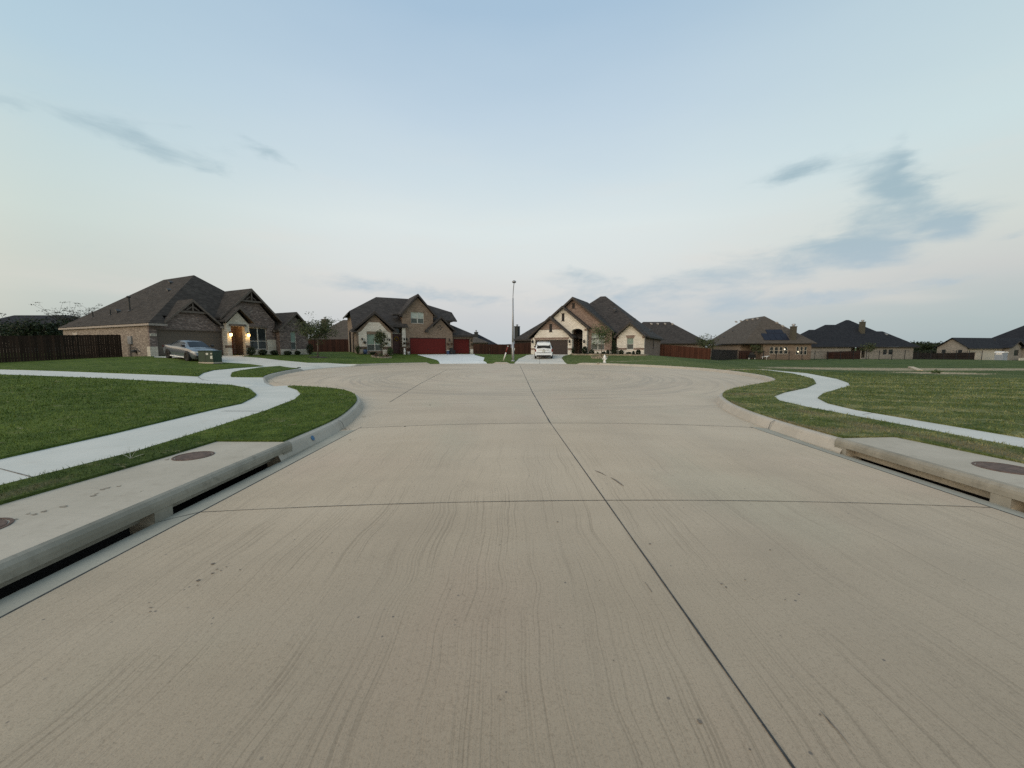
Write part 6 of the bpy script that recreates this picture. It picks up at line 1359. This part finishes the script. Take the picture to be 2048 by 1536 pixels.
for (cx, cy, lab) in [(X_(587, 27), 27.6, 'small green irrigation box by the left kerb')]:
    t = thing('valve_cover', lab, 'cover', (cx, cy, h1(cx, cy) + .03)); a = MB(); a.lathe([(.12, 0), (.12, .05), (.01, .06)], 12); a.build('lid', 'green', t)
Yt = 93; t = thing('portable_toilet', 'grey portable toilet with white roof beyond the right field', 'portable toilet', (X_(2003, Yt), Yt, h1(X_(2003, Yt), Yt)), R(12))
a = MB(); a.box(-.85, .85, -.7, .7, .0, 2.0); a.build('cabin', 'toilet', t, bevel=.05); a = MB(); a.prism([(-.93, 2.0), (.93, 2.0), (.86, 2.14), (.4, 2.28), (-.4, 2.28), (-.86, 2.14)], -.78, .78); a.build('roof', 'white', t)
a = MB(); a.box(-.6, .6, -.73, -.701, .12, 1.9); dr_ = a.build('door', 'toilet', t); a = MB(); a.box(.45, .53, -.76, -.731, .95, 1.1); a.build('handle', 'black', dr_)
a = MB(); a.box(-.88, -.851, -.5, .5, 1.55, 1.9); a.build('vent_panel', 'white', t)
# yard things behind the iron fence
Ya = 74.4; ax = X_(1530.5, Ya); t = thing('dog', 'white dog walking behind the iron fence', 'dog', (ax, Ya, h1(ax, Ya)), 0)
def skin(name, nodes, edges, mat, par, sub=2):
    me = bpy.data.meshes.new(name); me.from_pydata([n[:3] for n in nodes], edges, []); o = bpy.data.objects.new(name, me); col.objects.link(o); o.parent = par
    md = o.modifiers.new('skin', 'SKIN'); md.use_smooth_shade = True
    if not me.skin_vertices: me.skin_vertices_add() if hasattr(me, 'skin_vertices_add') else None
    if not me.skin_vertices:
        bm = bmesh.new(); bm.from_mesh(me); bm.verts.layers.skin.verify(); bm.to_mesh(me); bm.free()
    for i, n in enumerate(nodes): me.skin_vertices[0].data[i].radius = (n[3], n[3]); 
    me.skin_vertices[0].data[0].use_root = True
    s = o.modifiers.new('sub', 'SUBSURF'); s.levels = s.render_levels = sub; me.materials.append(MT[mat]); return o
nd = [(-.1, 0, .66, .15), (.22, 0, .66, .17), (.5, 0, .70, .14), (.7, 0, .80, .09), (.85, 0, .82, .10), (1.02, 0, .76, .055), (-.45, 0, .66, .14), (-.68, 0, .62, .04), (-.86, 0, .5, .025),
      (.42, .12, .5, .075), (.46, .13, .28, .045), (.42, .13, .03, .04), (.34, -.12, .5, .075), (.26, -.13, .3, .045), (.22, -.13, .03, .04),
      (-.45, .12, .48, .09), (-.38, .13, .34, .055), (-.56, .13, .2, .04), (-.52, .13, .03, .04), (-.5, -.12, .48, .09), (-.58, -.13, .34, .055), (-.74, -.13, .2, .04), (-.72, -.13, .03, .04)]
for n_ in range(len(nd)): nd[n_] = tuple(c * .88 for c in nd[n_])
skin('body', nd, [(0, 1), (1, 2), (2, 3), (3, 4), (4, 5), (0, 6), (6, 7), (7, 8), (2, 9), (9, 10), (10, 11), (2, 12), (12, 13), (13, 14), (6, 15), (15, 16), (16, 17), (17, 18), (6, 19), (19, 20), (20, 21), (21, 22)], 'white', t)
er = MB()
for s in (-1, 1): er.add([(.70, s * .05, .80), (.76, s * .09, .80), (.69, s * .10, .70)], [(0, 1, 2)])
er.build('ear', 'label', t, recalc=False)
Yg = 74.5; ggx = X_(1503, Yg); t = thing('barbecue_grill', 'black covered grill on pale wheels behind the iron fence', 'grill', (ggx, Yg, h1(ggx, Yg)))
a = MB(); a.box(-.7, .7, -.3, .3, .35, .95); a.build('cart', 'black', t, bevel=.04); a = MB(); a.prism([(-.4, .951), (.4, .951), (.38, 1.2), (.2, 1.36), (-.2, 1.36), (-.38, 1.2)], -.28, .28); a.build('hood', 'greydark', t)
for s in (-1, 1): a = MB(); a.tube([(s * .6, -.34, .18), (s * .6, -.28, .18)], .17, 14); a.build('wheel', 'label', t)
for s in (-1, 1): a = MB(); a.box(s * .6 - .04, s * .6 + .04, -.27, .27, .16, .36); a.build('leg', 'black', t)
Yb = 74.2; bx_ = X_(1586, Yb); t = thing('garden_stake', 'dark round garden ornament on a stake behind the iron fence', 'garden ornament', (bx_, Yb, h1(bx_, Yb)))
a = MB(); a.tube([(0, 0, -.1), (.05, 0, 1.2)], .025, 6); a.build('stake', 'rust', t); a = MB(); a.lathe([(.01, -.2), (.14, -.14), (.2, 0), (.14, .14), (.01, .2)], 12, (.02, 0, 1.25)); a.build('ball', 'black', t, True); a = MB(); a.box(.1, .4, -.02, .02, .55, .9); a.build('pennant', 'clay', t)
# pale board and loose clay stones in the field
p0 = at(1800, 733.5); p1 = at(1840, 742); L = math.hypot(p1[0] - p0[0], p1[1] - p0[1]); L = min(L, 6.5)
t = thing('concrete_slab', 'pale narrow concrete slab lying in the weedy field', 'slab', (p1[0], p1[1], h1(*p1) + .03), math.atan2(p0[1] - p1[1], p0[0] - p1[0])); a = MB(); a.box(0, L, -.16, .16, -.05, .05); a.build('slab', 'clay', t)
sm = MB()
for i in range(420):
    c = random.choice([(26, 23.2, 2.8, 1.3), (26, 23.2, 2.8, 1.3), (25, 28.4, 4.0, 2.4), (36, 30.2, 6, 2.4)]); x = random.gauss(c[0], c[2] * .6); y = random.gauss(c[1], c[3] * .6); s = random.uniform(.02, .07); z = h1(x, y) + .03
    o = []
    for k in range(5): a_ = 2 * PI * k / 5 + random.uniform(-.3, .3); o.append((x + s * math.cos(a_) * 1.3, y + s * math.sin(a_), z - .02))
    o.append((x + random.uniform(-.3, .3) * s, y, z + s * .35)); sm.add(o, [(k, (k + 1) % 5, 5) for k in range(5)])
tag(sm.build('clay_stones', 'clay', recalc=False), 'loose tan clay stones scattered on the bare field', 'stones', kind='stuff')
wd = thing('weed_clump', 'small green weed clump on the bare clay patch', 'plant', (*at(1872, 748), h1(*at(1872, 748)) + .03)); vs, fs, ts = [], [], []; leafcloud(vs, fs, ts, (0, 0, .1), (.3, .2, .14), 120, .05); leafmesh('foliage', vs, fs, ts, 'l_green', wd)
wd = thing('dry_weed', 'thin dry weed stalks in the strip beside the left inlet', 'plant', (*at(262, 922), h1(*at(262, 922)) + .03)); a = MB()
for e_ in [(.10, 0, .13), (-.05, .02, .15), (.16, .02, .06), (.03, -.03, .17), (-.12, 0, .07)]: a.tube([(0, 0, 0), (e_[0] * .5, e_[1], e_[2] * .6), e_], [.0025, .002, .001], 4)
a.build('stalks', 'label', wd)

# ------------------------------------------------------------------ grass blades (denser close to the road's end nearest the camera)
def blades():
    N = 520000
    # candidate points, denser near the origin
    r = 3.2 * np.exp(rng.uniform(0, 1, N) * math.log(30 / 3.2)); a = rng.uniform(R(-12), R(192), N)
    x = r * np.cos(a); y = r * np.sin(a)
    keep = (y > 1.6) & ((np.abs(x) / (y + .01)) < 1.55) & (((x < -3.4) | (x > 5.2)))
    x, y = x[keep], y[keep]
    ins = inside(x, y, BACK)
    for k in ('left', 'right', 'drive2', 'drive3'): ins |= inside(x, y, PAV[k])
    ins |= inside(x, y, DECK_L) | inside(x, y, DECK_R)
    x, y = x[~ins], y[~ins]; n = len(x); z = np.zeros(n)
    for s in range(0, n, 40000): z[s:s + 40000] = H(x[s:s + 40000], y[s:s + 40000])
    z += .03; rr = np.hypot(x, y)
    hgt = rng.uniform(.018, .042, n) * (1 + .3 * rng.normal(size=n).clip(-1, 2)) * np.clip(.8 + rr / 25, .8, 1.5); wdt = rng.uniform(.0022, .0045, n) * np.clip(rr / 5, .8, 5)
    th = rng.uniform(0, 2 * PI, n); ln = rng.uniform(.2, 1.0, n) * hgt; la = rng.uniform(0, 2 * PI, n)
    V = np.zeros((n, 3, 3)); cx, sy_ = np.cos(th) * wdt, np.sin(th) * wdt
    V[:, 0] = np.stack([x - cx, y - sy_, z - .01], 1); V[:, 1] = np.stack([x + cx, y + sy_, z - .01], 1); V[:, 2] = np.stack([x + np.cos(la) * ln, y + np.sin(la) * ln, z + hgt], 1)
    me = bpy.data.meshes.new('grass'); me.vertices.add(3 * n); me.vertices.foreach_set('co', V.ravel()); me.loops.add(3 * n); me.loops.foreach_set('vertex_index', np.arange(3 * n, dtype=np.int32))
    me.polygons.add(n); me.polygons.foreach_set('loop_start', np.arange(0, 3 * n, 3, dtype=np.int32)); me.polygons.foreach_set('loop_total', np.full(n, 3, np.int32)); me.update(calc_edges=True)
    at_ = me.attributes.new('tone', 'FLOAT', 'FACE'); at_.data.foreach_set('value', rng.uniform(0, 1, n).astype(np.float32) ** 1.3)
    me.materials.append(MT['blade']); o = bpy.data.objects.new('grass', me); col.objects.link(o)
    tag(o, 'short green lawn grass on both sides of the street', 'grass', kind='stuff'); print('blades', n)
blades()
